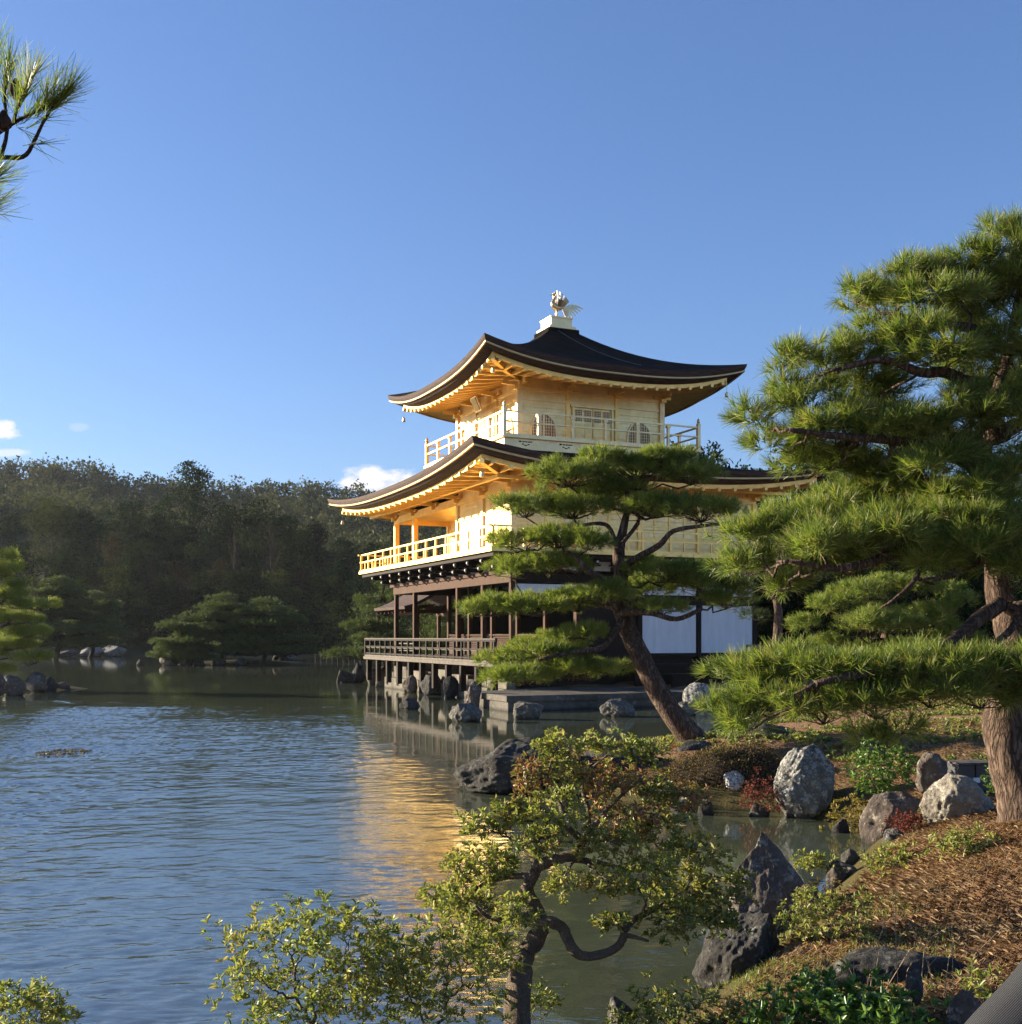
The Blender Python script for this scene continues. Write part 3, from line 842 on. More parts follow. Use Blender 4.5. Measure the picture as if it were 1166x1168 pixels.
# hip rafters under the corners
for (rf, f0, wl_, zf, zw, upc) in ((roof3, f3, wl3, zf3, 10.78, 0.56), (roof2, f2, wl2, zf2, 6.98, 0.50)):
    for (ie, js) in ((0, 2), (1, 2), (0, 3)):
        a = np.array([f0[ie], f0[js], zf - 0.16 + upc * 0.90]); b = np.array([wl_[ie], wl_[js], zw - 0.12])
        m_ = (a + b) / 2; m_[2] = zf - 0.14 + (zw - zf) * 0.35 + upc * 0.4
        mb = MB(); mb.bar(a, m_, 0.14, 0.16); mb.bar(m_, b, 0.14, 0.16)
        pbuild(mb, 'hip_rafter', 'gold', rf)
    # rain gutter of bronze, slung below the eaves on hooks
    gz = zf - 0.30
    for (ie, side) in ((0, 's'), (1, 'e')):
        mb = MB()
        if side == 's': mb.tube([(f0[0] - 0.05, f0[2] + 0.5, gz + 0.05), (f0[0] - 0.05, f0[3] - 0.2, gz - 0.02)], 0.022, 6)
# roof box and finial
mb = MB(); mb.box(-0.62, 0.62, -0.62, 0.62, 12.90, 13.16)
pbuild(mb, 'ridge_plinth', 'shingle')
mb = MB(); mb.box(-0.54, 0.54, -0.54, 0.54, 13.16, 13.27); mb.box(-0.49, 0.49, -0.49, 0.49, 13.27, 13.30)
mb.box(-0.42, 0.42, -0.42, 0.42, 13.30, 13.60); mb.box(-0.45, 0.45, -0.45, 0.45, 13.58, 13.63)
pbuild(mb, 'finial_base', 'gold_pale')
# lightning wire over the shingle
wp = []
for i in range(14):
    u = 1 - i / 13 * 0.78
    k = 0.62 + (ev3[1] - 0.62) * (1 - u)
    z = 10.84 + (13.02 - 10.84) * (0.62 * u + 0.38 * u ** 2.4)
    wp.append((-0.25 + (1 - u) * 1.9, -k, z + 0.05))
mb = MB(); mb.tube(wp, 0.013, 5); pbuild(mb, 'lightning_wire', 'wire', roof3)

def phoenix():
    body = MB()
    ph = None
    # two legs on a small base, body, neck and head looking along -x (south)
    z0 = 13.63
    body.tube([(0, 0, z0), (0, 0, z0 + 0.05)], [0.14, 0.12], 10)
    body.tube([(-0.01, -0.045, z0 + 0.03), (0.0, -0.045, z0 + 0.22), (0.01, -0.04, z0 + 0.40)], [0.035, 0.022, 0.045], 8)
    body.tube([(-0.01, 0.045, z0 + 0.03), (0.0, 0.045, z0 + 0.22), (0.01, 0.04, z0 + 0.40)], [0.035, 0.022, 0.045], 8)
    spine = smooth_path([(0.26, 0, z0 + 0.46), (0.14, 0, z0 + 0.44), (0.0, 0, z0 + 0.44), (-0.10, 0, z0 + 0.50), (-0.135, 0, z0 + 0.62), (-0.09, 0, z0 + 0.74), (-0.07, 0, z0 + 0.84), (-0.11, 0, z0 + 0.90), (-0.16, 0, z0 + 0.90)], 4)
    rr = np.interp(np.linspace(0, 1, len(spine)), [0, 0.14, 0.3, 0.42, 0.55, 0.68, 0.8, 0.9, 1.0], [0.03, 0.09, 0.125, 0.11, 0.07, 0.045, 0.042, 0.055, 0.03])
    body.tube(spine, rr, 10)
    p = pbuild(body, 'phoenix_finial', 'bronze', pav, True)
    bk = MB(); bk.tube([(-0.155, 0, z0 + 0.90), (-0.21, 0, z0 + 0.885), (-0.25, 0, z0 + 0.86)], [0.026, 0.016, 0.003], 6)
    pbuild(bk, 'beak', 'bronze_dark', p)
    cr = MB()
    for (dx, dz) in ((0.02, 0.09), (0.07, 0.07), (0.10, 0.02)): cr.bar((-0.10, 0, z0 + 0.93), (-0.10 + dx, 0, z0 + 0.93 + dz), 0.014, 0.03)
    pbuild(cr, 'crest', 'bronze_dark', p)
    for sgn in (-1, 1):       # raised wings built of separate feathers
        wg = MB()
        for k in range(7):
            a = R(100 - k * 9); L = 0.52 - 0.045 * k
            rt = np.array([0.0 + 0.035 * k, sgn * 0.085, z0 + 0.50])
            tip = rt + np.array([math.cos(a) * L + 0.02, sgn * 0.10, math.sin(a) * L])
            md = (rt + tip) / 2 + np.array([0.01, sgn * 0.04, 0.0])
            wg.bar(rt, md, 0.014, 0.085); wg.bar(md, tip, 0.012, 0.07)
        pbuild(wg, 'wing', 'bronze_dark', p)
    tl = MB()                 # tail plumes arching back and hanging
    for k in range(8):
        L = 0.86 - 0.07 * k
        pts = [np.array([0.20, 0.0, z0 + 0.46])]
        for q in range(1, 7):
            u = q / 6
            pts.append(np.array([0.20 + L * u * (1 - 0.04 * k), 0.02 * (k - 3.5) * u, z0 + 0.46 + 0.17 * math.sin(min(u * 2.2, 3.1)) * (1 - 0.10 * k) - (0.10 + 0.055 * k) * u * u - 0.02 * k * u]))
        for q in range(6): tl.bar(pts[q], pts[q + 1], 0.016, 0.045 + 0.025 * (q > 1) * (q < 5))
    pbuild(tl, 'tail', 'bronze', p)
phoenix()

# third storey
z3 = 8.52
mb = MB(); mb.box(-H3, H3, -H3, H3, z3 - 0.3, 10.80)
body3 = pbuild(mb, 'upper_wall', 'gold_wall')
for (a, b) in ((-1, -1), (1, -1), (-1, 1), (1, 1)):
    mb = MB(); mb.box(a * H3 - 0.09, a * H3 + 0.09, b * H3 - 0.09, b * H3 + 0.09, z3, 10.5)
    pbuild(mb, 'column', 'gold_pale')
for t in (-0.95, 0.95):
    mb = MB(); mb.box(t - 0.07, t + 0.07, -H3 - 0.06, -H3 + 0.02, z3, 10.5); pbuild(mb, 'column', 'gold')
    mb = MB(); mb.box(-H3 - 0.06, -H3 + 0.02, t - 0.07, t + 0.07, z3, 10.5); pbuild(mb, 'column', 'gold')
for z in (9.98, 10.30, 8.60):
    mb = MB(); mb.box(-H3 - 0.045, H3 + 0.045, -H3 - 0.045, -H3 + 0.01, z - 0.04, z + 0.05); mb.box(-H3 - 0.044, -H3 + 0.01, -H3 - 0.04, H3 + 0.045, z - 0.039, z + 0.051)
    pbuild(mb, 'wall_beam', 'gold_pale')
# bracket complexes under the eaves
def bracket(e, s, z, oe, os_, sc=1.0, mat='gold'):
    mb = MB()
    mb.box(e - 0.10 * sc + oe * 0.10, e + 0.10 * sc + oe * 0.10, s - 0.10 * sc + os_ * 0.10, s + 0.10 * sc + os_ * 0.10, z - 0.16, z - 0.04)
    if os_: mb.box(e - 0.34 * sc, e + 0.34 * sc, s + os_ * 0.05 - 0.06, s + os_ * 0.05 + 0.06, z - 0.04, z + 0.08)
    else: mb.box(e + oe * 0.05 - 0.06, e + oe * 0.05 + 0.06, s - 0.34 * sc, s + 0.34 * sc, z - 0.04, z + 0.08)
    mb.bar((e, s, z + 0.02), (e + oe * 0.62 * sc, s + os_ * 0.62 * sc, z + 0.05), 0.10, 0.12)
    mb.bar((e + oe * 0.50 * sc, s + os_ * 0.50 * sc, z + 0.05), (e + oe * 0.50 * sc, s + os_ * 0.50 * sc, z + 0.20), 0.13, 0.13)
    pbuild(mb, 'eave_bracket', mat)
for t in (-H3, -0.95, 0.95, H3):
    bracket(t, -H3, 10.42, 0, -1); bracket(-H3, t, 10.42, -1, 0)
mb = MB(); mb.box(-H3 - 0.62, H3 + 0.62, -H3 - 0.62, -H3 - 0.50, 10.60, 10.70); mb.box(-H3 - 0.62, -H3 - 0.50, -H3 - 0.50, H3 + 0.62, 10.601, 10.701)
pbuild(mb, 'eave_purlin', 'gold')

def katomado(e, s, axis_, w=0.86, h=0.86):
    """bell-shaped window with lattice"""
    def outl(w, h, z0):
        pts = [(-w / 2 - 0.02, z0), (-w / 2, z0 + h * 0.45), (-w * 0.46, z0 + h * 0.62), (-w * 0.34, z0 + h * 0.83), (-w * 0.17, z0 + h * 0.94), (0, z0 + h * 1.02)]
        return pts + [(-u, v) for (u, v) in pts[-2::-1]]
    zb = z3 + 0.14
    def ext(mb, o, a0, a1):
        if axis_ == 'y': mb.prism([(e + u, v) for u, v in o], 'y', s + a0, s + a1)
        else: mb.prism([(s + u, v) for u, v in o], 'x', e + a0, e + a1)
    mb = MB()
    o1, o2 = outl(w + 0.12, h + 0.06, zb - 0.02), outl(w, h, zb)
    n = len(o1)
    for i in range(n):      # frame ring
        j = (i + 1) % n
        quad = [o1[i], o1[j], o2[j], o2[i]]
        ext(mb, quad, -0.048, 0.0)
    fr = pbuild(mb, 'window', 'gold_pale'); fixnormals(fr)
    mb = MB(); ext(mb, outl(w - 0.01, h - 0.01, zb + 0.004), -0.018, 0.01)
    pn = pbuild(mb, 'pane', 'lattice', fr); fixnormals(pn)
    mb = MB()
    nb = 9
    for i in range(nb):
        u = -w / 2 + w * (i + 0.5) / nb
        top = np.interp(abs(u) / w, [0, 0.17, 0.34, 0.46, 0.5], [1.0, 0.93, 0.82, 0.60, 0.44]) * h
        t_ = 0.035 if i == nb // 2 else 0.010
        if axis_ == 'y': mb.box(e + u - t_, e + u + t_, s - 0.045, s - 0.02, zb + 0.006, zb + top)
        else: mb.box(e - 0.045, e - 0.02, s + u - t_, s + u + t_, zb + 0.006, zb + top)
    for k in range(1, 8):
        z = zb + h * k / 8.5
        ww = w / 2 * np.interp(k / 8.5, [0, 0.45, 0.62, 0.83, 1], [1, 1, 0.92, 0.66, 0.3])
        if axis_ == 'y': mb.box(e - ww, e + ww, s - 0.040, s - 0.022, z - 0.007, z + 0.007)
        else: mb.box(e - 0.040, e - 0.022, s - ww, s + ww, z - 0.007, z + 0.007)
    pbuild(mb, 'lattice', 'gold_pale', fr)
for t in (-1.86, 1.86):
    katomado(t, -H3, 'y'); katomado(-H3, t, 'x')
def door3(axis_):
    def bx(mb, u0, u1, d0, d1, z0, z1):
        if axis_ == 'y': mb.box(u0, u1, -H3 - d1, -H3 - d0, z0, z1)
        else: mb.box(-H3 - d1, -H3 - d0, u0, u1, z0, z1)
    mb = MB()
    bx(mb, -0.80, -0.72, 0, 0.09, z3, z3 + 1.32); bx(mb, 0.72, 0.80, 0, 0.09, z3, z3 + 1.32); bx(mb, -0.86, 0.86, 0, 0.11, z3 + 1.32, z3 + 1.41)
    bx(mb, -0.71, -0.02, 0.0, 0.04, z3 + 0.05, z3 + 1.31); bx(mb, 0.02, 0.71, 0.0, 0.04, z3 + 0.05, z3 + 1.31)
    d = pbuild(mb, 'door', 'gold_wall')
    for c in (-0.54, -0.19, 0.19, 0.54):
        for (za, zb_, mt) in ((0.85, 1.24, 'lattice'), (0.12, 0.40, 'gold'), (0.46, 0.78, 'gold')):
            mb = MB(); bx(mb, c - 0.13, c + 0.13, 0.041, 0.052, z3 + za, z3 + zb_)
            pbuild(mb, 'door_panel', mt, d)
            if mt == 'lattice':
                mb = MB()
                for k in range(5): bx(mb, c - 0.12 + k * 0.06 - 0.006, c - 0.12 + k * 0.06 + 0.006, 0.053, 0.066, z3 + za, z3 + zb_)
                for k in range(1, 6): bx(mb, c - 0.13, c + 0.13, 0.053, 0.064, z3 + za + k * 0.065 - 0.006, z3 + za + k * 0.065 + 0.006)
                pbuild(mb, 'lattice', 'gold_pale', d)
door3('y'); door3('x')
# name plaque on the south side under the eaves
mb = MB(); mb.bar((-H3 - 0.30, 0, 10.02), (-H3 - 0.52, 0, 10.50), 0.55, 0.05)
pl = pbuild(mb, 'name_plaque', 'gold_pale')
mb = MB(); mb.bar((-H3 - 0.335, 0, 10.05), (-H3 - 0.545, 0, 10.46), 0.42, 0.05); pbuild(mb, 'plaque_face', 'bronze_dark', pl)

def railing(pts, z0, h, mat, name='railing', sp=0.95, pw=0.07, rails=((1.0, 0.055), (0.55, 0.045), (0.07, 0.06)), minor=False, endpost=None, over=0.0, capped=False):
    """railing along straight runs between corner points"""
    for a, b in zip(pts[:-1], pts[1:]):
        a_, b_ = np.array([*a, 0.0]), np.array([*b, 0.0])
        L = np.linalg.norm(b_ - a_); d = (b_ - a_) / L
        mb = MB()
        for (k, t) in rails:
            ov = over if k == 1.0 else over * 0.5
            mb.bar(a_ - d * ov + [0, 0, z0 + h * k], b_ + d * ov + [0, 0, z0 + h * k], t, t)
        if minor:
            n2 = int(L / (sp / 2))
            for i in range(1, n2):
                p = a_ + d * L * i / n2
                if i % 2: mb.bar(p + [0, 0, z0], p + [0, 0, z0 + h * rails[1][0]], pw * 0.75, pw * 0.75)
        rl = pbuild(mb, name, mat)
        n = max(2, int(round(L / sp)))
        for i in range(1, n):
            p = a_ + d * L * i / n
            mb = MB(); mb.bar(p + [0, 0, z0], p + [0, 0, z0 + h * 0.985], pw, pw)
            if capped: mb.bar(p + [0, 0, z0 + h * 0.86], p + [0, 0, z0 + h * 0.96], pw * 1.7, pw * 1.7)
            pbuild(mb, 'post', mat, rl)
    for p in pts:
        mb = MB(); eh = endpost if endpost else h * 1.02
        p_ = np.array([*p, 0.0])
        mb.bar(p_ + [0, 0, z0 - 0.02], p_ + [0, 0, z0 + eh], pw * 1.35, pw * 1.35)
        if endpost:
            mb.tube([p_ + [0, 0, z0 + eh], p_ + [0, 0, z0 + eh + 0.03], p_ + [0, 0, z0 + eh + 0.06], p_ + [0, 0, z0 + eh + 0.12], p_ + [0, 0, z0 + eh + 0.20]], [0.07, 0.035, 0.062, 0.055, 0.008], 8)
        pbuild(mb, 'corner_post', mat)

# third storey balcony: pale box with cloud-shaped cut-outs
mb = MB()
mb.box(-B3, B3, -B3, B3, z3 - 0.07, z3)
mb.box(-B3 + 0.10, B3 - 0.10, -B3 + 0.10, B3 - 0.10, z3 - 0.42, z3 - 0.07)
mb.box(-B3 + 0.06, B3 - 0.06, -B3 + 0.06, B3 - 0.06, z3 - 0.46, z3 - 0.40)
bal3 = pbuild(mb, 'upper_balcony', 'gold_pale')
def cloudcut(axis_, c):
    mb = MB()
    zc = z3 - 0.20
    sh = [(-0.20, 0.035, 0.055, 0.028), (-0.08, 0.03, 0.05, 0.022), (0.02, 0.03, 0.05, 0.022), (0.12, 0.03, 0.05, 0.022), (0.20, 0.035, 0.04, 0.018), (-0.10, -0.05, 0.045, 0.020), (0.0, -0.085, 0.06, 0.018), (0.10, -0.055, 0.05, 0.018)]
    for (u, v, a, b) in sh:
        pts = [(u + a * math.cos(q * math.pi / 4), zc + v + b * math.sin(q * math.pi / 4)) for q in range(8)]
        if axis_ == 'y': mb.prism([(c + x, z) for x, z in pts], 'y', -B3 + 0.094, -B3 + 0.104)
        else: mb.prism([(c + x, z) for x, z in pts], 'x', -B3 + 0.094, -B3 + 0.104)
    o = pbuild(mb, 'cloud_cutout', 'darkwood', bal3)
    fixnormals(o)
for i in range(5):
    cloudcut('y', -2.95 + i * 1.475)
    cloudcut('x', -2.95 + i * 1.475)
bb = B3 - 0.10
railing([(-bb, bb), (-bb, -bb), (bb, -bb), (bb, bb), (-bb, bb)], z3, 0.80, 'gold_pale', sp=1.27, pw=0.085, rails=((1.0, 0.055), (0.58, 0.05), (0.05, 0.07)), endpost=0.92, capped=True)

# second storey
z2 = 4.60
mb = MB(); mb.box(-2.06, E1, S0, S1, z2, 6.98)
pbuild(mb, 'lower_gold_wall', 'gold_wall')
mb = MB(); mb.box(E0, -2.062, S0, -1.13, z2, 6.98)
pbuild(mb, 'lower_gold_wall', 'gold_wall')
mb = MB(); mb.box(E0 - 0.02, -2.05, -1.128, S1, 6.62, 6.75)      # veranda ceiling
pbuild(mb, 'veranda_ceiling', 'gold')
mb = MB()
mb.box(E0 - 0.08, E0 + 0.07, -1.13, S1 + 0.08, 6.46, 6.64); mb.box(E0 - 0.06, -2.05, S1 - 0.06, S1 + 0.07, 6.45, 6.635); mb.box(E0 - 0.05, E1 + 0.05, S0 - 0.05, S0 + 0.02, 6.45, 6.63); mb.box(E0 - 0.05, E0 + 0.02, S0 - 0.04, -1.14, 6.45, 6.63)
pbuild(mb, 'head_beam', 'gold')
for s in (S1, 3.39):
    mb = MB(); mb.box(E0 - 0.09, E0 + 0.09, s - 0.09, s + 0.09, z2, 6.46); pbuild(mb, 'column', 'gold')
mb = MB(); mb.box(-2.15, -1.97, S1 - 0.09, S1 + 0.09, z2, 6.46); pbuild(mb, 'column', 'gold')
for s in (-5.65, -3.39, -1.13):
    mb = MB(); mb.box(E0 - 0.07, E0 + 0.09, s - 0.08, s + 0.08, z2, 6.45); pbuild(mb, 'column', 'gold_pale')
for e in EW[1:]:
    mb = MB(); mb.box(e - 0.08, e + 0.08, S0 - 0.07, S0 + 0.05, z2, 6.45); pbuild(mb, 'column', 'gold')
for z in (5.15, 5.95):
    mb = MB(); mb.box(E0 - 0.045, E0 + 0.01, S0 - 0.03, -1.14, z - 0.05, z + 0.05); mb.box(E0 - 0.04, E1 + 0.04, S0 - 0.045, S0 + 0.01, z - 0.05, z + 0.05)
    pbuild(mb, 'wall_beam', 'gold')
# louvred shutters on the recessed wall
for (s0, s1) in ((-1.0, 1.05), (1.2, 3.3), (3.5, 5.5)):
    mb = MB()
    for k in range(18): mb.box(-2.10, -2.062, s0 + 0.05, s1 - 0.05, 4.75 + k * 0.09, 4.80 + k * 0.09)
    mb.box(-2.12, -2.06, s0, s0 + 0.05, 4.7, 6.4); mb.box(-2.12, -2.06, s1 - 0.05, s1, 4.7, 6.4)
    pbuild(mb, 'louvred_shutter', 'gold')
# panel frames on the east wall
for (a, b) in zip(EW[:-1], EW[1:]):
    mb = MB(); m_ = (a + b) / 2
    mb.box(m_ - 0.03, m_ + 0.03, S0 - 0.03, S0 + 0.01, z2, 5.9)
    for q in (a + 0.56, b - 0.56): mb.box(q - 0.018, q + 0.018, S0 - 0.025, S0 + 0.01, z2, 5.9)
    mb.box(a + 0.09, b - 0.09, S0 - 0.024, S0 + 0.01, 5.53, 5.57)
    pbuild(mb, 'wall_frame', 'gold')
for s in (S0, -3.39, -1.13, 1.13, 3.39, S1): bracket(E0, s, 6.72, -1, 0, 1.0)
for e in EW: bracket(e, S0, 6.72, 0, -1, 1.0)
mb = MB(); mb.box(E0 - 0.85, E1 + 0.85, S0 - 0.85, S0 - 0.73, 6.70, 6.80); mb.box(E0 - 0.85, E0 - 0.73, S0 - 0.73, S1 + 0.85, 6.70, 6.80)
pbuild(mb, 'eave_purlin', 'gold')
# small wind bells at roof corners
for (rf, f0, z) in ((roof3, f3, zf3 + 0.33), (roof2, f2, zf2 + 0.28)):
    for (ie, js) in ((0, 2), (1, 2), (0, 3)):
        e, s = f0[ie], f0[js]
        mb = MB(); mb.tube([(e, s, z - 0.12), (e, s, z - 0.30)], 0.008, 4); mb.tube([(e, s, z - 0.30), (e, s, z - 0.33), (e, s, z - 0.45), (e, s, z - 0.47)], [0.02, 0.05, 0.06, 0.075], 8)
        pbuild(mb, 'wind_bell', 'bronze', rf)
# second storey balcony
b2 = 1.10
be0, be1, bs0, bs1 = E0 - b2 - 0.05, E1 + b2, S0 - b2 - 0.05, S1 + b2 + 0.05
mb = MB(); mb.box(be0 - 0.05, be1 + 0.05, bs0 - 0.05, bs1 + 0.05, 4.50, 4.60)
bal2 = pbuild(mb, 'lower_balcony', 'gold')
mb = MB(); mb.box(be0 + 0.06, be1 - 0.06, bs0 + 0.06, bs1 - 0.06, 4.37, 4.498); pbuild(mb, 'balcony_joist_board', 'darkwood', bal2)
railing([(be0 + 0.04, bs1 - 0.04), (be0 + 0.04, bs0 + 0.04), (be1 - 0.04, bs0 + 0.04), (be1 - 0.04, bs1 - 0.04), (be0 + 0.04, bs1 - 0.04)], 4.60, 0.66, 'gold', sp=1.0, pw=0.06, rails=((1.0, 0.055), (0.56, 0.05), (0.05, 0.06)), minor=True, over=0.14)

# first storey, dark timber
z1 = 1.28
for i, e in enumerate(EW):
    for j, s in enumerate(SW):
        edge = i in (0, 1, 4) or j in (0, 5)
        if not edge: continue
        if i == 0 and j == 3: continue
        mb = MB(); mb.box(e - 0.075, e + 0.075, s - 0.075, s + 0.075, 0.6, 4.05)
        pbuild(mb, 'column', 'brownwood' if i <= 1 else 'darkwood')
mb = MB(); mb.box(E0 - 0.10, E0 + 0.10, S0 - 0.10, S1 + 0.10, 3.66, 3.94)
pbuild(mb, 'head_beam', 'brownwood')
mb = MB(); mb.box(E0 + 0.101, E1 + 0.10, S0 - 0.10, S0 + 0.10, 3.66, 3.94); mb.box(E0 + 0.101, E1 + 0.1, S1 - 0.10, S1 + 0.1, 3.66, 3.94); mb.box(E1 - 0.1, E1 + 0.098, S0 + 0.101, S1 - 0.101, 3.66, 3.94)
mb.box(E0, E1, S0, S1, 4.06, 4.20)
pbuild(mb, 'ceiling_frame', 'darkwood')
mb = MB(); mb.box(E0 - 0.15, E0 - 0.02, S0 - 0.4, S1 + 0.4, 3.945, 4.06); pbuild(mb, 'plaster_band', 'brownwood')
mb = MB(); mb.box(E0 - 0.03, E0 + 0.03, S0, S1, 4.07, 4.36); mb.box(E0, E1, S0 - 0.03, S0 + 0.03, 4.07, 4.36)
pbuild(mb, 'frieze_panel', 'plaster')
# paired bracket arms carrying the balcony, tips painted white
def arm(e, s, oe, os_):
    mb = MB(); mb.bar((e, s, 4.13), (e + oe * 0.62, s + os_ * 0.62, 4.13), 0.13, 0.13); mb.bar((e, s, 4.29), (e + oe * 1.0, s + os_ * 1.0, 4.29), 0.13, 0.14)
    if os_: mb.box(e - 0.36, e + 0.36, s + os_ * 0.5 - 0.06, s + os_ * 0.5 + 0.06, 4.19, 4.24)
    else: mb.box(e + oe * 0.5 - 0.06, e + oe * 0.5 + 0.06, s - 0.36, s + 0.36, 4.19, 4.24)
    b = pbuild(mb, 'bracket_arm', 'darkwood')
    mb = MB()
    for (k, z) in ((0.63, 4.13), (1.01, 4.29)): mb.bar((e + oe * (k), s + os_ * (k), z), (e + oe * (k + 0.025), s + os_ * (k + 0.025), z), 0.065, 0.065)
    pbuild(mb, 'painted_tip', 'whitetip', b)
n = 11
for i in range(n):
    arm(E0, S0 + 0.05 + (S1 - S0 - 0.1) * i / (n - 1), -1, 0)
for i in range(9): arm(E0 + 0.3 + (E1 - E0 - 0.5) * i / 8, S0, 0, -1)
# inner lattice wall and open verandas
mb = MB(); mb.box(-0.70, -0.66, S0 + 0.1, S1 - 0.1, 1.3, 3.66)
pbuild(mb, 'inner_wall_shade', 'interior_shade')  # back wall with the openings' shade painted on, sun would reach it otherwise
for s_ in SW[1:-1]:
    mb = MB(); mb.box(-2.05, -0.71, s_ - 0.03, s_ + 0.03, 2.10, 3.655); pbuild(mb, 'inner_partition', 'interior_shade')
ss = [S0, -3.39, -1.13, 1.13, 3.39, S1]
for a, b in zip(ss[:-1], ss[1:]):
    mb = MB()
    mb.box(-2.10, -2.04, a + 0.1, b - 0.1, z1 + 0.02, z1 + 0.22)
    for k in range(7): mb.box(-2.10, -2.05, a + 0.10, b - 0.10, z1 + 0.26 + k * 0.068, z1 + 0.30 + k * 0.068)
    mb.box(-2.12, -2.03, a + 0.10, b - 0.10, z1 + 0.75, z1 + 0.80)
    sc = pbuild(mb, 'lattice_screen', 'brownwood')
    mb = MB(); mb.box(-2.03, -2.00, a + 0.1, b - 0.1, z1 + 0.02, z1 + 0.76); pbuild(mb, 'screen_backing', 'darkwood', sc)
# solid body of rooms behind
mb = MB(); mb.box(-1.97, 0.18, S0 + 0.03, -5.2, 0.9, 3.66)
pbuild(mb, 'board_door', 'darkwood')
for (a, b) in ((0.18, 2.42), (2.42, 4.66)):
    mb = MB(); mb.box(a + 0.10, b - 0.10, S0 - 0.02, S0 + 0.05, 1.46, 3.02); pbuild(mb, 'white_panel', 'plaster')
    mb = MB(); mb.box(a + 0.10, b - 0.10, S0 - 0.05, S0 + 0.06, 3.02, 3.20); mb.box(a + 0.09, b - 0.09, S0 - 0.06, S0 + 0.06, 1.34, 1.46); pbuild(mb, 'panel_rail', 'darkwood')
for (a, b) in zip(EW[:-1], EW[1:]):
    mb = MB(); mb.box(a + 0.10, b - 0.10, S0 - 0.02, S0 + 0.04, 3.34, 3.62); pbuild(mb, 'transom_panel', 'plaster')
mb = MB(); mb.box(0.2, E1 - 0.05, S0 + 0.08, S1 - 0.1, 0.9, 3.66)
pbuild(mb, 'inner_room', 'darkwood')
# decks
mb = MB()
for k in range(9): mb.box(E0 - 1.02 + k * 0.37, E0 - 1.02 + k * 0.37 + 0.36, S0 - 1.0, S1 + 1.0, z1 - 0.07, z1)
mb.box(E0 - 1.06, E0 - 0.98, S0 - 1.04, S1 + 1.04, z1 - 0.18, z1 - 0.072)
mb.box(-2.06 + 0.3, E1, S0 + 0.1, S1 - 0.1, z1 - 0.09, z1 - 0.01)
deck = pbuild(mb, 'veranda_deck', 'greywood')
railing([(E0 - 0.98, S1 + 0.95), (E0 - 0.98, S0 - 0.95)], z1, 0.60, 'darkwood', sp=0.66, pw=0.07, rails=((1.0, 0.07), (0.55, 0.05), (0.10, 0.05)), over=0.10)
# pale top rail
mb = MB(); mb.bar((E0 - 0.98, S1 + 1.05, z1 + 0.645), (E0 - 0.98, S0 - 1.05, z1 + 0.645), 0.085, 0.03); pbuild(mb, 'handrail', 'greywood')
mb = MB(); mb.bar((E0 - 0.95, S1 + 0.95, z1 + 0.30), (E0 - 0.95, S0 - 0.95, z1 + 0.30), 0.05, 0.055); pbuild(mb, 'lower_rail', 'greywood')
for i in range(11):
    s = S1 + 0.8 - i * 1.28
    mb = MB(); mb.box(E0 - 0.98, E0 - 0.80, s - 0.08, s + 0.08, -0.3 if i in (10,) else 0.25, z1 - 0.18); pbuild(mb, 'deck_post', 'darkwood')
# stepped bench decks on the east side
mb = MB(); mb.box(-0.6, E1 + 0.3, S0 - 1.05, S0 - 0.02, 1.04, 1.13); mb.box(0.3, E1 - 0.1, S0 - 1.75, S0 - 1.06, 0.76, 0.84)
mb.box(-0.5, E1 + 0.2, S0 - 0.95, S0 - 0.85, 0.4, 1.04); mb.box(0.4, E1 - 0.2, S0 - 1.65, S0 - 1.55, 0.4, 0.76)
pbuild(mb, 'east_step_deck', 'darkwood')
# stone foundation
mb = MB()
mb.box(E0 - 0.62, E1 + 0.7, S0 - 0.9, S1 + 0.6, -0.5, 0.42)
for k in range(8): mb.box(E0 - 0.5, E0 - 0.2, S0 - 0.7 + k * 1.55, S0 - 0.7 + k * 1.55 + 1.50, 0.43, 0.86 - 0.12 * ((k * 5) % 3))
pbuild(mb, 'stone_foundation', 'foundation')
mb = MB(); mb.box(E0 + 0.1, E1, S0 + 0.2, S1 - 0.2, 0.40, 1.18); pbuild(mb, 'underfloor', 'darkwood')

# stone landing in front of the pavilion
ld = thing('stone_landing', 'flat grey stone slab landing at the foot of the pavilion', 'landing', (PC[0], PC[1], 0), R(23.95))
mb = MB(); mb.box(-6.2, 3.6, -9.65, -6.60, -0.6, 0.26)
mb.build('landing_base', M['stone'], ld)
xs = [-6.28, -4.4, -2.6, -0.7, 1.2, 3.7]
for a, b in zip(xs[:-1], xs[1:]):
    mb = MB(); mb.box(a + 0.01, b - 0.01, -9.72, -8.0, 0.262, 0.42); mb.build('paving_slab', M['stone'], ld)
    mb = MB(); mb.box(a + 0.03, b - 0.02, -7.985, -6.62, 0.262, 0.415); mb.build('paving_slab', M['stone'], ld)

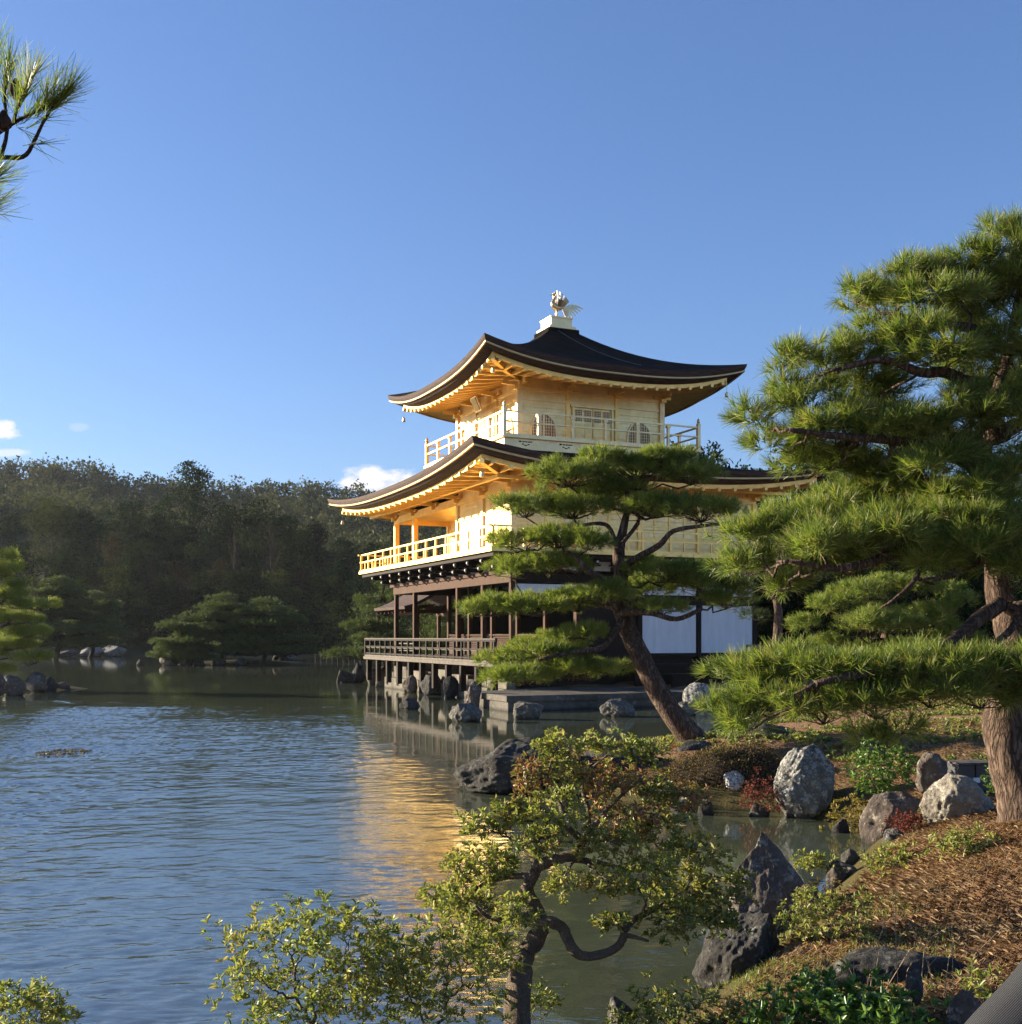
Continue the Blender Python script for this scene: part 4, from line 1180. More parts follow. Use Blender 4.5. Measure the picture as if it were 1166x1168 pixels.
# fishing pavilion west of the veranda
fp = thing('fishing_pavilion', 'small open timber pavilion with brown shingle roof behind the veranda', 'pavilion', tuple(np.array([PC[0], PC[1], 0]) + np.array([math.cos(R(23.95)) * -1.9 - math.sin(R(23.95)) * 8.6, math.sin(R(23.95)) * -1.9 + math.cos(R(23.95)) * 8.6, 0])), R(23.95))
for (a, b) in ((-1.0, -1.4), (1.0, -1.4), (-1.0, 1.4), (1.0, 1.4)):
    mb = MB(); mb.box(a - 0.07, a + 0.07, b - 0.07, b + 0.07, -0.4, 2.95); mb.build('column', M['brownwood'], fp)
mb = MB(); mb.box(-1.15, 1.15, -1.9, 1.55, 1.05, 1.15); mb.build('floor_deck', M['greywood'], fp)
mb = MB()
for (a, b) in ((-1.07, -0.93), (0.93, 1.07)): mb.box(a, b, -1.6, 1.6, 2.9, 3.02)
mb.box(-1.15, 1.15, -1.47, -1.33, 3.021, 3.12); mb.box(-1.15, 1.15, 1.33, 1.47, 3.021, 3.12)
mb.build('head_beam', M['brownwood'], fp)
mb = MB(); ls = []
for i in range(7):
    u = i / 6; k = 1.75 * (1 - u) + 0.02
    ls.append([(-k if q < 2 else k, (-2.1 if q in (0, 3) else 2.1), 3.12 + 0.85 * u ** 1.35) for q in (0, 1, 2, 3)])
for l in range(6):
    A, B_ = ls[l], ls[l + 1]
    mb.add([A[0], A[1], B_[1], B_[0], A[2], A[3], B_[3], B_[2]], [(0, 1, 2, 3), (4, 5, 6, 7)])
fr = mb.build('roof', M['shedge'], fp)
md = fr.modifiers.new('thick', 'SOLIDIFY'); md.thickness = 0.12; md.offset = -1
for i in range(8):
    for sgn in (-1, 1):
        y = -1.9 + i * 0.54
        mb = MB(); mb.bar((sgn * 1.72, y, 3.00), (sgn * 0.4, y, 3.32), 0.06, 0.07); r_ = mb.build('rafter', M['brownwood'], fp)
mb = MB()
for y in (-1.4, 1.4):
    pass
mb.bar((-1.0, -1.4, 1.7), (-1.0, 1.4, 1.7), 0.05, 0.05); mb.bar((-1.0, 1.4, 1.7), (1.0, 1.4, 1.7), 0.05, 0.05); mb.bar((-1.0, -1.4, 1.4), (-1.0, 1.4, 1.4), 0.04, 0.04)
mb.build('railing', M['greywood'], fp)


# ================================================================== pines
def PX(lst, Y):
    """list of (px, py[, dY]) seen from the path -> points at distance Y"""
    return [W(p[0], p[1], Y + (p[2] if len(p) > 2 else 0)) for p in lst]

# pine leaning out of the little peninsula in front of the pavilion
Yc = 16.6
trunk = PX([(812, 860, 0), (795, 848, -0.1), (765, 812, -0.2), (742, 772, -0.1), (724, 735, 0), (712, 705, 0.1), (706, 680, 0.1), (708, 655, 0.15), (706, 628, 0.2), (712, 600, 0.2), (716, 575, 0.2), (714, 548, 0.2)], Yc)
trunk[0][2] -= 0.25
trad = [0.27, 0.20, 0.165, 0.15, 0.145, 0.13, 0.115, 0.11, 0.09, 0.06, 0.04, 0.02]
limbs = [
    (PX([(712, 706), (700, 722, -.2), (684, 740, -.5), (655, 744, -.7), (615, 752, -.8)], Yc), 0.075, 0.025),
    (PX([(706, 668), (690, 662, -.3), (668, 648, -.5), (655, 632, -.6)], Yc), 0.075, 0.03),
    (PX([(708, 648), (728, 636, -.2), (752, 622, -.4), (768, 606, -.5), (800, 600, -.6), (840, 596, -.6)], Yc), 0.06, 0.02),
    (PX([(708, 700), (728, 698, -.3), (746, 700, -.5), (772, 706, -.6), (800, 695, -.6)], Yc), 0.06, 0.03),
    (PX([(708, 695), (690, 690, .4), (650, 685, .5), (580, 692, .3)], Yc), 0.06, 0.02),
    (PX([(706, 630), (700, 612, .2), (690, 598, .2), (662, 600, .3), (640, 612, .3)], Yc), 0.045, 0.02),
    (PX([(706, 625), (730, 590, .2), (700, 580, .3), (670, 570, .3)], Yc), 0.035, 0.02),
]
def pad(px, py, Y, rxp, rzp, ryf=0.75, yy=0):
    s = Y / F
    return (W(px, py, Y + yy), rxp * s, rxp * s * ryf, rzp * s * 1.5)
pads = [pad(650, 541, Yc, 52, 17), pad(725, 536, Yc, 62, 18, .7, .4), pad(790, 540, Yc, 42, 15, .8), pad(690, 522, Yc, 32, 8, .9), pad(758, 522, Yc, 34, 8, .9),
        pad(600, 578, Yc, 42, 15), pad(655, 580, Yc, 50, 15, .8, .3), pad(745, 578, Yc, 50, 16), pad(800, 582, Yc, 48, 16, .7, -.3), pad(690, 560, Yc, 58, 12, .7, .5),
        pad(600, 618, Yc, 40, 13), pad(640, 614, Yc, 44, 13, .8, -.2), pad(588, 650, Yc, 34, 14), pad(630, 644, Yc, 46, 13, .8), pad(672, 618, Yc, 30, 10, .9, -.5),
        pad(760, 650, Yc, 48, 17), pad(800, 664, Yc, 42, 16, .8), pad(830, 680, Yc, 36, 17, .8), pad(735, 672, Yc, 32, 10, .9, .4), pad(755, 694, Yc, 36, 8, .7, -.4),
        pad(560, 694, Yc, 38, 11, .7), pad(610, 690, Yc, 48, 15, .7), pad(660, 686, Yc, 46, 15, .8, .3), pad(690, 678, Yc, 40, 14, .8, -.4), pad(665, 722, Yc, 34, 8, .8, -.3),
        pad(580, 752, Yc, 32, 12, .8), pad(620, 742, Yc, 44, 13, .8, -.3), pad(655, 764, Yc, 44, 12, .9, -.4), pad(600, 772, Yc, 42, 9, .8, -.7), pad(690, 762, Yc, 28, 9, .9, .5), pad(640, 732, Yc, 34, 9, .9, .3)]
pine('pine_tree', 'leaning pine with layered foliage pads growing from the small peninsula in front of the pavilion', 'pine tree', trunk, trad, limbs, pads, 0.105, 0.0055, 18, 'needle_mid', seed=3, clump=0.19, dens=190, spread=0.55)

# big pine at the right edge of the picture
Yr = 8.9
trunk = PX([(1176, 945, 0), (1166, 905, 0), (1152, 865, .0), (1146, 825, .05), (1152, 785, .1), (1160, 745, .2), (1150, 705, .3), (1138, 670, .3), (1138, 600, .3), (1122, 545, .3), (1128, 480, .3), (1150, 410, .3), (1162, 340, .3), (1178, 285, .3)], Yr)
trunk[0][2] -= 0.15
trad = [0.27, 0.19, 0.165, 0.155, 0.16, 0.15, 0.11, 0.09, 0.075, 0.06, 0.05, 0.035, 0.02]
limbs = [
    (PX([(1140, 690), (1118, 705, -.2), (1092, 728, -.4), (1060, 745, -.6), (1000, 765, -.8), (930, 780, -.9)], Yr), 0.065, 0.025),
    (PX([(1150, 690), (1160, 705, -.2), (1150, 722, -.3), (1132, 735, -.3), (1120, 742, -.4)], Yr), 0.035, 0.02),
    (PX([(1138, 590), (1090, 600, -.2), (1020, 632, -.4), (960, 648, -.5), (900, 640, -.5)], Yr), 0.06, 0.02),
    (PX([(1124, 540), (1085, 520, -.2), (1040, 505, -.3), (960, 498, -.4), (900, 490, -.5)], Yr), 0.055, 0.02),
    (PX([(1130, 470), (1105, 440, -.1), (1080, 425, -.2), (1050, 425, -.3), (1010, 410, -.3), (960, 420, -.3)], Yr), 0.06, 0.02),
    (PX([(1150, 400), (1110, 375, -.2), (1060, 370, -.3), (1020, 358, -.3)], Yr), 0.05, 0.02),
    (PX([(1150, 700), (1220, 680, .3), (1300, 660, .4)], Yr), 0.08, 0.03),
    (PX([(1130, 500), (1200, 470, .3), (1290, 460, .4)], Yr), 0.07, 0.03),
    (PX([(1150, 400), (1210, 380, .3), (1280, 370, .4)], Yr), 0.06, 0.03),
    (PX([(1050, 640), (1045, 660, -.5), (1025, 680, -.6), (1005, 694, -.6)], Yr - .2), 0.022, 0.008),
]
P_ = lambda x, y, rx, rz, ryf=.8, yy=0: pad(x, y, Yr, rx, rz * 1.25, ryf, yy)
pads = [P_(1148, 292, 52, 22), P_(1095, 310, 50, 20), P_(1040, 316, 38, 15), P_(978, 332, 32, 13), P_(1010, 345, 44, 16, .8, .2), P_(1170, 330, 60, 30), P_(1120, 350, 55, 25, .8, .3), P_(1230, 320, 60, 40), P_(1060, 340, 45, 18, .8, -.3), P_(1145, 272, 28, 10),
        P_(890, 415, 34, 18), P_(940, 408, 44, 20), P_(1000, 392, 44, 18), P_(1040, 380, 36, 14, .8, -.3), P_(870, 470, 30, 17), P_(925, 455, 52, 26), P_(990, 440, 46, 24, .8, .3), P_(1075, 400, 42, 20, .8, -.4), P_(1110, 420, 50, 25, .8, .5), P_(1160, 395, 52, 30, .8, -.3), P_(960, 488, 54, 24, .8, -.2),
        P_(900, 500, 36, 16), P_(1020, 490, 58, 26, .8, -.2), P_(1085, 480, 52, 26, .8, -.4), P_(1150, 470, 55, 30, .8, -.4), P_(1220, 440, 70, 40), P_(1060, 530, 52, 17, .8, -.4), P_(980, 540, 50, 15, .8, .2), P_(1150, 535, 50, 25, .8, -.4), P_(1010, 560, 52, 14, .8, .1), P_(1100, 565, 50, 16, .8, -.4), P_(950, 522, 40, 12),
        P_(865, 610, 36, 20), P_(910, 600, 52, 22), P_(970, 592, 54, 22), P_(1035, 592, 52, 22, .8, -.3), P_(1100, 598, 52, 22, .8, -.5), P_(1160, 600, 52, 24, .8, -.4), P_(850, 640, 26, 16), P_(900, 642, 48, 20), P_(965, 632, 52, 20, .8, -.2), P_(1030, 628, 48, 18, .8, -.2), P_(1085, 640, 50, 18, .8, -.5), P_(1150, 650, 48, 20, .8, -.5), P_(880, 668, 32, 15), P_(1230, 620, 70, 40),
        P_(855, 770, 38, 16, .9, -.3), P_(910, 766, 50, 17, .9, -.4), P_(975, 764, 52, 17, .9, -.6), P_(1040, 764, 52, 18, .9, -.6), P_(1100, 766, 50, 18, .9, -.7), P_(1155, 768, 48, 20, .9, -.7), P_(832, 806, 28, 17, .9, -.4), P_(880, 800, 44, 18, .9, -.5), P_(940, 806, 48, 18, .9, -.7), P_(1000, 800, 44, 18, .9, -.7), P_(1060, 790, 46, 15, .9, -.8), P_(1120, 792, 44, 14, .9, -.8), P_(1012, 838, 24, 14, .9, -.7), P_(845, 826, 22, 10, .9, -.5),
        P_(1085, 375, 40, 16, .8, .3), P_(1010, 465, 50, 18, .8, .4), P_(930, 530, 44, 14, .8, .4), P_(1060, 505, 50, 18, .8, .5), P_(1110, 510, 50, 22, .8, .6), P_(1000, 575, 50, 14, .8, .5), P_(1060, 575, 48, 16, .8, .6), P_(930, 575, 40, 12, .8, .3), P_(1130, 570, 48, 20, .8, .5), P_(1140, 440, 46, 24, .8, .6), P_(1120, 620, 50, 20, .8, -.6), P_(1005, 610, 50, 18, .8, -.5), P_(940, 620, 44, 16, .8, -.5)]
pine('pine_tree', 'large tiered pine with thick fissured trunk at the edge of the mulched bank', 'pine tree', trunk, trad, limbs, pads, 0.125, 0.0048, 28, 'needle_near', seed=11, clump=0.15, dens=170, sides=16, up=0.5, spread=0.6)

# finer pine standing between the big pine and the pavilion
Yb = 13.2
trunk = PX([(1030, 800, 0), (1022, 770, 0), (1010, 735, 0), (1015, 700, 0), (1008, 660, 0)], Yb)
pads = [pad(930, 712, Yb, 24, 14), pad(960, 690, Yb, 38, 16), pad(1000, 672, Yb, 42, 14), pad(1045, 668, Yb, 36, 14), pad(990, 712, Yb, 50, 17, .8, -.4), pad(1050, 705, Yb, 48, 20), pad(1090, 690, Yb, 34, 20), pad(1020, 740, Yb, 44, 10), pad(1085, 730, Yb, 34, 14), pad(950, 735, Yb, 25, 9)]
pine('pine_tree', 'soft grey green pine half hidden behind the lower tiers of the large pine', 'pine tree', trunk, [0.10, 0.08, 0.06, 0.04, 0.02], [], pads, 0.080, 0.0040, 22, 'needle_near', seed=21, clump=0.18, dens=230)
# slim pine trunk by the fence
Yp = 27.0
trunk = PX([(888, 752, 0), (887, 735, 0), (888, 700, 0), (886, 680, 0), (890, 655, 0), (888, 625, 0)], Yp)
pads = [pad(850, 668, Yp, 24, 10), pad(835, 690, Yp, 18, 10), pad(880, 650, Yp, 30, 10), pad(925, 655, Yp, 30, 10), pad(890, 625, Yp, 26, 10), pad(860, 700, Yp, 14, 8), pad(850, 620, Yp, 20, 8)]
pine('pine_tree', 'slim pine with bare reddish trunk standing by the low fence right of the white panels', 'pine tree', trunk, [0.16, 0.12, 0.10, 0.09, 0.06, 0.03], [(PX([(888, 690), (880, 680), (868, 672)], Yp), .05, .03)], pads, 0.11, 0.007, 14, 'needle_far', seed=23, clump=0.38, dens=70)

# branch reaching in from a pine that stands left of the path
Yo = 2.9
def O(px, py, d=0): return W(px, py, Yo + d)
tb = np.array([-2.6, 2.7, gh(-2.6, 2.7) - 0.05])
root = thing('pine_tree', 'overhanging pine with long dark needles entering at the upper left of the sky', 'pine tree', tuple(tb))
wood = MB()
tp = smooth_path([tb, (-2.75, 2.75, 1.5), (-2.6, 2.8, 2.6), (-2.45, 2.85, 3.7), (-2.3, 2.9, 4.6)], 4)
wood.tube(tp - tb, np.linspace(0.15, 0.05, len(tp)), 12, lump=0.1)
twigs = [
    ([tp[-6], O(-120, 215), O(-40, 190), O(0, 180), O(26, 179), O(38, 163), O(50, 138), O(60, 122), O(72, 111)], 0.008, 0.003),
    ([O(-40, 190), O(-10, 158, .05), O(15, 140, .05), O(35, 130, .03), O(55, 120, .0)], 0.008, 0.003),
    ([O(0, 180), O(8, 150, .08), O(5, 110, .1), O(8, 88, .1)], 0.006, 0.003),
    ([O(15, 140, .05), O(22, 118, -.05), O(34, 95, -.08)], 0.005, 0.0025),
    ([O(-60, 196), O(-30, 150, .1), O(-15, 100, .1), O(-8, 60, .1)], 0.008, 0.003),
    ([O(-120, 215), O(-70, 225, -.1), O(-30, 215, -.1), O(-8, 205, -.1)], 0.007, 0.003),
    ([O(-120, 215), O(-80, 240, .1), O(-40, 245, .1), O(-15, 242, .1)], 0.007, 0.003),
    ([tp[-4], O(-260, 60), O(-180, 20), O(-120, -20)], 0.018, 0.006),
    ([tp[-2], O(-330, -60, .4), O(-300, -160, .6)], 0.02, 0.006),
    ([tp[-5], O(-420, 120, -.6), O(-520, 100, -1.0)], 0.02, 0.006),
]
TP, TD = [], []
rs = np.random.RandomState(5)
for pts, r0, r1 in twigs:
    lp = smooth_path(pts, 4)
    wood.tube(lp - tb, np.linspace(r0, r1, len(lp)), 7, lump=0.1)
    k = min(len(lp) - 1, 7)
    for q in range(len(lp) - k, len(lp)):
        d = unit(lp[q] - lp[q - 1])
        for _ in range(1 if q < len(lp) - 3 else 3):
            TP.append(lp[q] - tb); TD.append(unit(d + np.array([0.1, 0, 0.75])))
for (x, y, dx, dz) in ((72, 111, .7, .7), (66, 118, .95, .25), (60, 100, .35, 1), (35, 92, .4, 1), (22, 100, .1, 1), (10, 85, .0, 1), (8, 75, .35, 1), (-2, 70, -.1, 1), (40, 140, 0.7, 0.5), (28, 150, .5, -.3), (2, 205, .8, .5), (-5, 225, 1.0, .05), (-6, 243, 1, -.15), (38, 165, 1, .1), (50, 112, .15, 1), (15, 120, -.1, 1), (78, 108, .6, .9)):
    TP.append(O(x, y) - tb); TD.append(unit(np.array([dx, 0, dz])))
V, Fc = needles(np.array(TP), np.array(TD), 12, 0.095, 0.0020, 0.34, rs)
wood.build('trunk', M['bark_dark'], root, True)
npmesh('crown', V, Fc, M['needle_near'], root)
# two cones on the branch
for (x, y) in ((18, 102), (4, 138)):
    mb = MB(); c = O(x, y) - tb
    mb.tube([c + [0, 0, -0.025], c + [0, 0, -0.012], c + [0, 0, 0.008], c + [0, 0, 0.028]], [0.008, 0.020, 0.018, 0.004], 8); mb.build('pine_cone', M['bark_dark'], root, True)

# ---- pines on the islets and far shore
def islet_pine(label, px, pyb, pyt, Y, wpx, seed, lean=0, nmat='needle_far', group=None, tiers=6, bottom=0.18, w=0.02, K=9, L=0.16, clump=0.5, dens=34):
    rs = np.random.RandomState(seed)
    b = W(px, pyb, Y); H = (pyb - pyt) / F * Y; Wd = wpx / F * Y / 2
    b[2] = max(gh(b[0], b[1]) - 0.15, -0.3); Wd *= 1.35
    H = W(px, pyt, Y)[2] - b[2]
    tr = [b, b + [0.05 * H + lean * .2, 0, 0.25 * H], b + [-0.04 * H + lean * .6, 0.1, 0.55 * H], b + [0.02 * H + lean, 0, 0.9 * H]]
    pads = []
    for t in range(tiers):
        u = bottom + (1 - bottom) * (t + 0.5) / tiers
        wr = Wd * (1.05 - 0.62 * u) 
        for k in range(4 if t < tiers - 1 else 1):
            a = rs.uniform(0, 6.28) if k else (0 if t % 2 else math.pi)
            off = wr * rs.uniform(0.35, 0.8) if t < tiers - 1 else 0
            pads.append((b + np.array([math.cos(a) * off + lean * u, math.sin(a) * off * .6, u * H + rs.uniform(-.03, .03) * H]), wr * rs.uniform(0.5, 0.7), wr * 0.5, H * 0.075))
    return pine('pine_tree', label, 'pine tree', tr, [0.035 * H, 0.028 * H, 0.02 * H, 0.01 * H], [], pads, L, w, K, nmat, 'bark_dark', group, seed, clump, dens, sides=8)
g_ = None
islet_pine('low spreading pine at the left end of the far rocky islet', 212, 752, 702, 77, 60, 31, -.3)
islet_pine('taller pine with flat tiers in the middle of the far rocky islet', 250, 754, 676, 78, 84, 32, 0.2)
islet_pine('broad dense pine at the right end of the far rocky islet', 298, 754, 682, 77.5, 92, 33, 0.3)
islet_pine('pale grey green pine on the far shore between the two islets', 102, 742, 675, 104, 62, 34, 0.2, clump=0.7, L=0.2, w=0.03)
islet_pine('dark green pine on the far shore behind the sunlit left pine', 62, 745, 655, 100, 90, 35, 0, clump=0.7, L=0.2, w=0.03)
islet_pine('tiered pine on the bank directly behind the veranda corner', 436, 742, 655, 58, 78, 36, 0, clump=.45)
islet_pine('small pine at the water edge seen under the veranda roof', 520, 742, 690, 60, 60, 38, 0, clump=.45, group=None)
# sunlit pine on the left islet
b = np.array([-19.6, 41.8, 0.2])
tr = [b, b + [0.1, 0, 1.2], b + [-.2, 0, 2.6], b + [0.0, 0, 4.2]]
Q = lambda x, y, rx, rz: pad(x, y, 41.0, rx, rz, .9)
pads = [Q(5, 650, 22, 9), Q(28, 668, 16, 6), Q(-25, 655, 30, 14), Q(2, 680, 30, 9), Q(38, 690, 24, 6), Q(10, 705, 30, 8), Q(-30, 700, 34, 10), Q(30, 722, 28, 6), Q(8, 735, 30, 8), Q(40, 752, 20, 6), Q(-30, 745, 34, 10), Q(0, 765, 22, 5), Q(-20, 630, 18, 12), Q(10, 636, 10, 8)]
pine('pine_tree', 'sunlit yellow green pine on the left islet at the picture edge', 'pine tree', tr, [.2, .16, .12, .05], [], pads, 0.20, 0.010, 14, 'needle_bright', seed=41, clump=0.36, dens=70, up=1.6)

# ================================================================== broadleaf shrubs
def stems(base, tips, r0, rs, depth=0.5, bm=None, amp=0.10):
    """branching stems from base to tip points, sharing forks"""
    mb = bm or MB()
    tips = np.array(tips)
    def rec(p, idx, r, level):
        if len(idx) <= 2 or level > 6:
            for i in idx:
                wp = wiggle(p, tips[i], 5, amp, 0, rs)
                mb.tube(wp, np.linspace(r, r * 0.35, 5), 5, cap=False)
            return
        c = tips[idx].mean(0)
        q = p + (c - p) * rs.uniform(0.32, 0.5)
        wp = wiggle(p, q, 5, amp, 0, rs)
        mb.tube(wp, np.linspace(r, r * 0.72, 5), 6, cap=False)
        d = tips[idx] - c
        ax = np.linalg.svd(d, full_matrices=False)[2][0]
        s = d @ ax; m = np.median(s)
        A = idx[s <= m]; B = idx[s > m]
        for sub in (A, B):
            if len(sub): rec(q, sub, r * 0.70, level + 1)
    rec(np.array(base, float), np.arange(len(tips)), r0, 0)
    return mb
def shrub(label, px0, px1, pyt, pyb, Y, mat, L, ntips=60, K=7, seed=0, name='shrub', flat=0.75, zb=None, r0=None, wr=0.36, group=None, shell=0.6, cat='shrub', inner=0, thick=0.8, bmat='bark_twig'):
    rs = np.random.RandomState(seed)
    w = (px1 - px0) / F * Y / 2; zt = W(0, pyt, Y)[2]; zl = W(0, pyb, Y)[2]
    x = W((px0 + px1) / 2, 0, Y)[0]
    g = gh(x, Y) if zb is None else zb
    base = np.array([x, Y, g - 0.03])
    root = thing(name, label, cat, tuple(base), 0, group)
    hgt = zt - zl
    u = rs.uniform(-1, 1, (ntips, 3)); u = unit(rs.normal(size=(ntips, 3))) * (rs.uniform(shell ** 3, 1, (ntips, 1)) ** (1 / 3))
    u[:, 2] = np.abs(u[:, 2]) if pyb > HY and zl <= g + 0.1 else u[:, 2]
    bumpy = 1 + 0.22 * fbm(u * 2.2 + seed, seed, 2)[:, None]
    u = u * bumpy
    if zl <= g + 0.1: T = np.array([x, Y, g]) + u * np.array([w, w * thick, (zt - g) * 0.98])
    else: T = np.array([x, Y, (zt + zl) / 2]) + u * np.array([w, w * thick, hgt / 2])
    r0 = r0 or max(0.006, 0.02 * (w + hgt))
    st = stems(np.zeros(3), T - base, r0, rs)
    st.build('stems', M[bmat], root, True)
    # several leaf whorls around each tip
    n2 = 3
    TT = np.repeat(T, n2, 0) + rs.normal(size=(len(T) * n2, 3)) * L * 0.9
    cen = np.array([x, Y, g + 0.2 * hgt])
    D = unit(unit(TT - cen) + np.array([0, 0, 0.6]))
    V, Fc = whorls(TT - base, D, K, L, wr, rs=rs)
    npmesh('foliage', V, Fc, M[mat], root)
    return root

# gnarled azalea tree in the foreground
Ya = 5.25
rs = np.random.RandomState(77)
base = W(592, 1150, 5.05); base[2] = gh(base[0], base[1]) - 0.04
root = thing('azalea_tree', 'gnarled old azalea with twisting limbs rising from the mossy bank in the foreground', 'tree', tuple(base))
wood = MB()
def A(px, py, d=0): return W(px, py, Ya + d)
main = [base, A(592, 1118, -.1), A(600, 1088), A(616, 1062), A(610, 1035), A(602, 1012), A(612, 990), A(608, 968)]
tpath = smooth_path(main, 5)
wood.tube(tpath - base, np.interp(np.linspace(0, 1, len(tpath)), [0, .2, .5, 1], [0.072, 0.050, 0.036, 0.022]), 12, lump=0.22)
limbs = [
    ([A(608, 1052), A(630, 1052, -.05), A(642, 1060, -.05), A(652, 1080, -.1), A(668, 1091, -.1), A(690, 1088, -.1), A(708, 1076, -.1), A(714, 1060, -.1), A(725, 1048, -.05), A(750, 1035, 0)], .030, .013),
    ([A(708, 1066, -.1), A(722, 1068, -.12), A(740, 1074, -.15)], .014, .006),
    ([A(612, 990), A(622, 983), A(645, 978), A(660, 975), A(664, 962), A(655, 950), A(640, 938)], .032, .014),
    ([A(655, 980), A(690, 986, .1), A(720, 992, .2), A(760, 985, .3), A(800, 1000, .3)], .018, .006),
    ([A(612, 985), A(612, 960), A(618, 945)], .016, .006),
    ([A(610, 1000), A(580, 1000, .1), A(550, 1010, .2), A(525, 1030, .2)], .018, .006),
    ([A(610, 1040), A(580, 1050, -.1), A(555, 1045, -.2), A(540, 1030, -.2)], .014, .006),
    ([A(660, 968), A(680, 940, .1), A(700, 915, .2), A(730, 890, .3)], .016, .006),
    ([A(640, 945), A(640, 920, .2), A(625, 890, .2), A(630, 865, .2)], .014, .006),
    ([A(664, 965), A(672, 930, .2), A(665, 890, .3), A(700, 855, .3)], .014, .006),
]
anch = [tpath[-1]]
for pts, r0, r1 in limbs:
    lp = smooth_path(pts, 4)
    wood.tube(lp - base, np.linspace(r0, r1, len(lp)), 8, lump=0.25)
    anch += list(lp[len(lp) // 2:])
anch = np.array(anch)
clouds = [(636, 848, 34, 13, .2, 'g'), (700, 848, 46, 15, .3, 'g'), (735, 860, 24, 10, .3, 'g'), (600, 885, 30, 18, .1, 'r'), (640, 880, 40, 22, .2, 'm'), (700, 890, 50, 22, .3, 'r'), (750, 905, 30, 18, .3, 'm'), (785, 912, 22, 14, .3, 'r'),
          (590, 925, 34, 20, 0, 'm'), (640, 920, 40, 22, -.1, 'g'), (610, 960, 34, 16, -.2, 'm'), (545, 940, 26, 12, 0, 'g'), (560, 985, 34, 22, .1, 'g'), (525, 990, 26, 20, .2, 'g'), (540, 1030, 34, 24, 0, 'g'), (590, 1040, 24, 16, -.3, 'g'),
          (720, 935, 50, 22, .2, 'r'), (690, 960, 40, 20, -.1, 'm'), (760, 950, 46, 24, .2, 'm'), (800, 975, 34, 20, .2, 'g'), (735, 1000, 50, 24, -.1, 'g'), (690, 1005, 30, 16, -.2, 'g'), (780, 1015, 46, 26, .1, 'g'), (815, 1030, 34, 26, .1, 'd'), (770, 1050, 40, 22, -.1, 'd'), (820, 1055, 26, 14, 0, 'd'),
          (640, 1005, 20, 14, -.2, 'g'), (500, 1020, 26, 20, .2, 'g'), (700, 1050, 20, 10, -.2, 'd'), (840, 1000, 16, 12, .2, 'g'), (555, 1075, 30, 22, .1, 'g')]
LV = {'g': [], 'r': [], 'm': [], 'd': []}
for (px, py, rx, rz, dd, kd) in clouds:
    s = Ya / F; c = A(px, py, dd)
    n = int(7 + rx * rz / 27)
    u = unit(rs.normal(size=(n, 3))) * rs.uniform(0.3, 1, (n, 1)) ** 0.5
    T = c + u * np.array([rx * s, rx * s * 0.9, rz * s])
    j = np.argmin(np.linalg.norm(anch - c, axis=1))
    stems(anch[j] - base, T - base, 0.008, rs, bm=wood, amp=0.12)
    TT = np.repeat(T, 3, 0) + rs.normal(size=(n * 3, 3)) * 0.022
    D = unit(unit(TT - c) * 0.7 + np.array([0, 0, 0.8]))
    LV[kd].append(whorls(TT - base, D, 7, 0.033, 0.40, rs=rs))
wood.build('trunk', M['bark_twig'], root, True)
M['azalea_red'] = mat_leaf('azalea_leaves_reddish', [(0.10, 0.15, 0.035), (0.21, 0.23, 0.06), (0.32, 0.20, 0.09), (0.36, 0.14, 0.09), (0.24, 0.26, 0.07)], 0.4, 0.28, 3.0, 0.4)
for kd, mt in (('g', 'azalea_fresh'), ('r', 'azalea_red'), ('m', 'azalea'), ('d', 'azalea')):
    V, Fc = merge(LV[kd]); npmesh('foliage', V, Fc, M[mt], root)

# other shrubs
shrub('open leafy azalea with thin dark stems over the water at the lower left', 238, 470, 1025, 1180, 4.9, 'azalea_fresh', 0.035, 240, 7, 101, zb=0.1, r0=0.014, shell=0.5, thick=0.7)
shrub('dense azalea filling the gap left of the gnarled trunk', 400, 590, 1040, 1175, 4.95, 'azalea_fresh', 0.034, 190, 7, 102, zb=0.12, r0=0.012, shell=0.3)
shrub('clipped azalea mound in the bottom left corner', -70, 82, 1128, 1200, 4.6, 'azalea_fresh', 0.028, 150, 8, 103, zb=0.0, r0=0.008, shell=0.7)
shrub('brownish green azalea at the foot of the front dark rock', 690, 850, 1118, 1190, 5.1, 'azalea', 0.032, 110, 7, 104, r0=0.008, shell=0.4)
shrub('low glossy evergreen shrub along the bottom edge below the lichened boulder', 850, 1078, 1120, 1195, 4.7, 'glossy', 0.046, 120, 7, 105, r0=0.008, shell=0.4, wr=0.42)
shrub('pale stemmed green azalea between the peaked rock and the mulch', 878, 995, 1012, 1075, 6.3, 'azalea_fresh', 0.036, 70, 7, 106, zb=0.32, r0=0.012, shell=0.4)
shrub('reddish low azalea just behind the pale stemmed shrub', 905, 985, 1003, 1030, 7.0, 'brown_shrub', 0.026, 60, 6, 107, r0=0.008)
shrub('leafy seedling shrub on the crest of the mulch mound', 1060, 1140, 945, 1002, 7.6, 'azalea_fresh', 0.042, 34, 7, 108, r0=0.007, shell=0.3)
shrub('sprawling seedling shrub at the left foot of the mulch mound', 980, 1060, 970, 1012, 8.0, 'azalea_fresh', 0.042, 36, 7, 109, r0=0.007, shell=0.3)
shrub('yellow tinged shrub at the water edge beside the round boulder', 938, 1006, 906, 948, 11.7, 'yellow_shrub', 0.045, 60, 7, 110, r0=0.008, shell=0.5)
shrub('dark green shrub beneath the lowest pine bough', 965, 1045, 846, 905, 11.6, 'glossy', 0.05, 110, 7, 111, r0=0.012, shell=0.4)
shrub('dark red low shrub between the white rock and the round boulder', 842, 892, 884, 926, 12.4, 'red_shrub', 0.032, 80, 7, 112, zb=0.1, r0=0.006, shell=0.6)
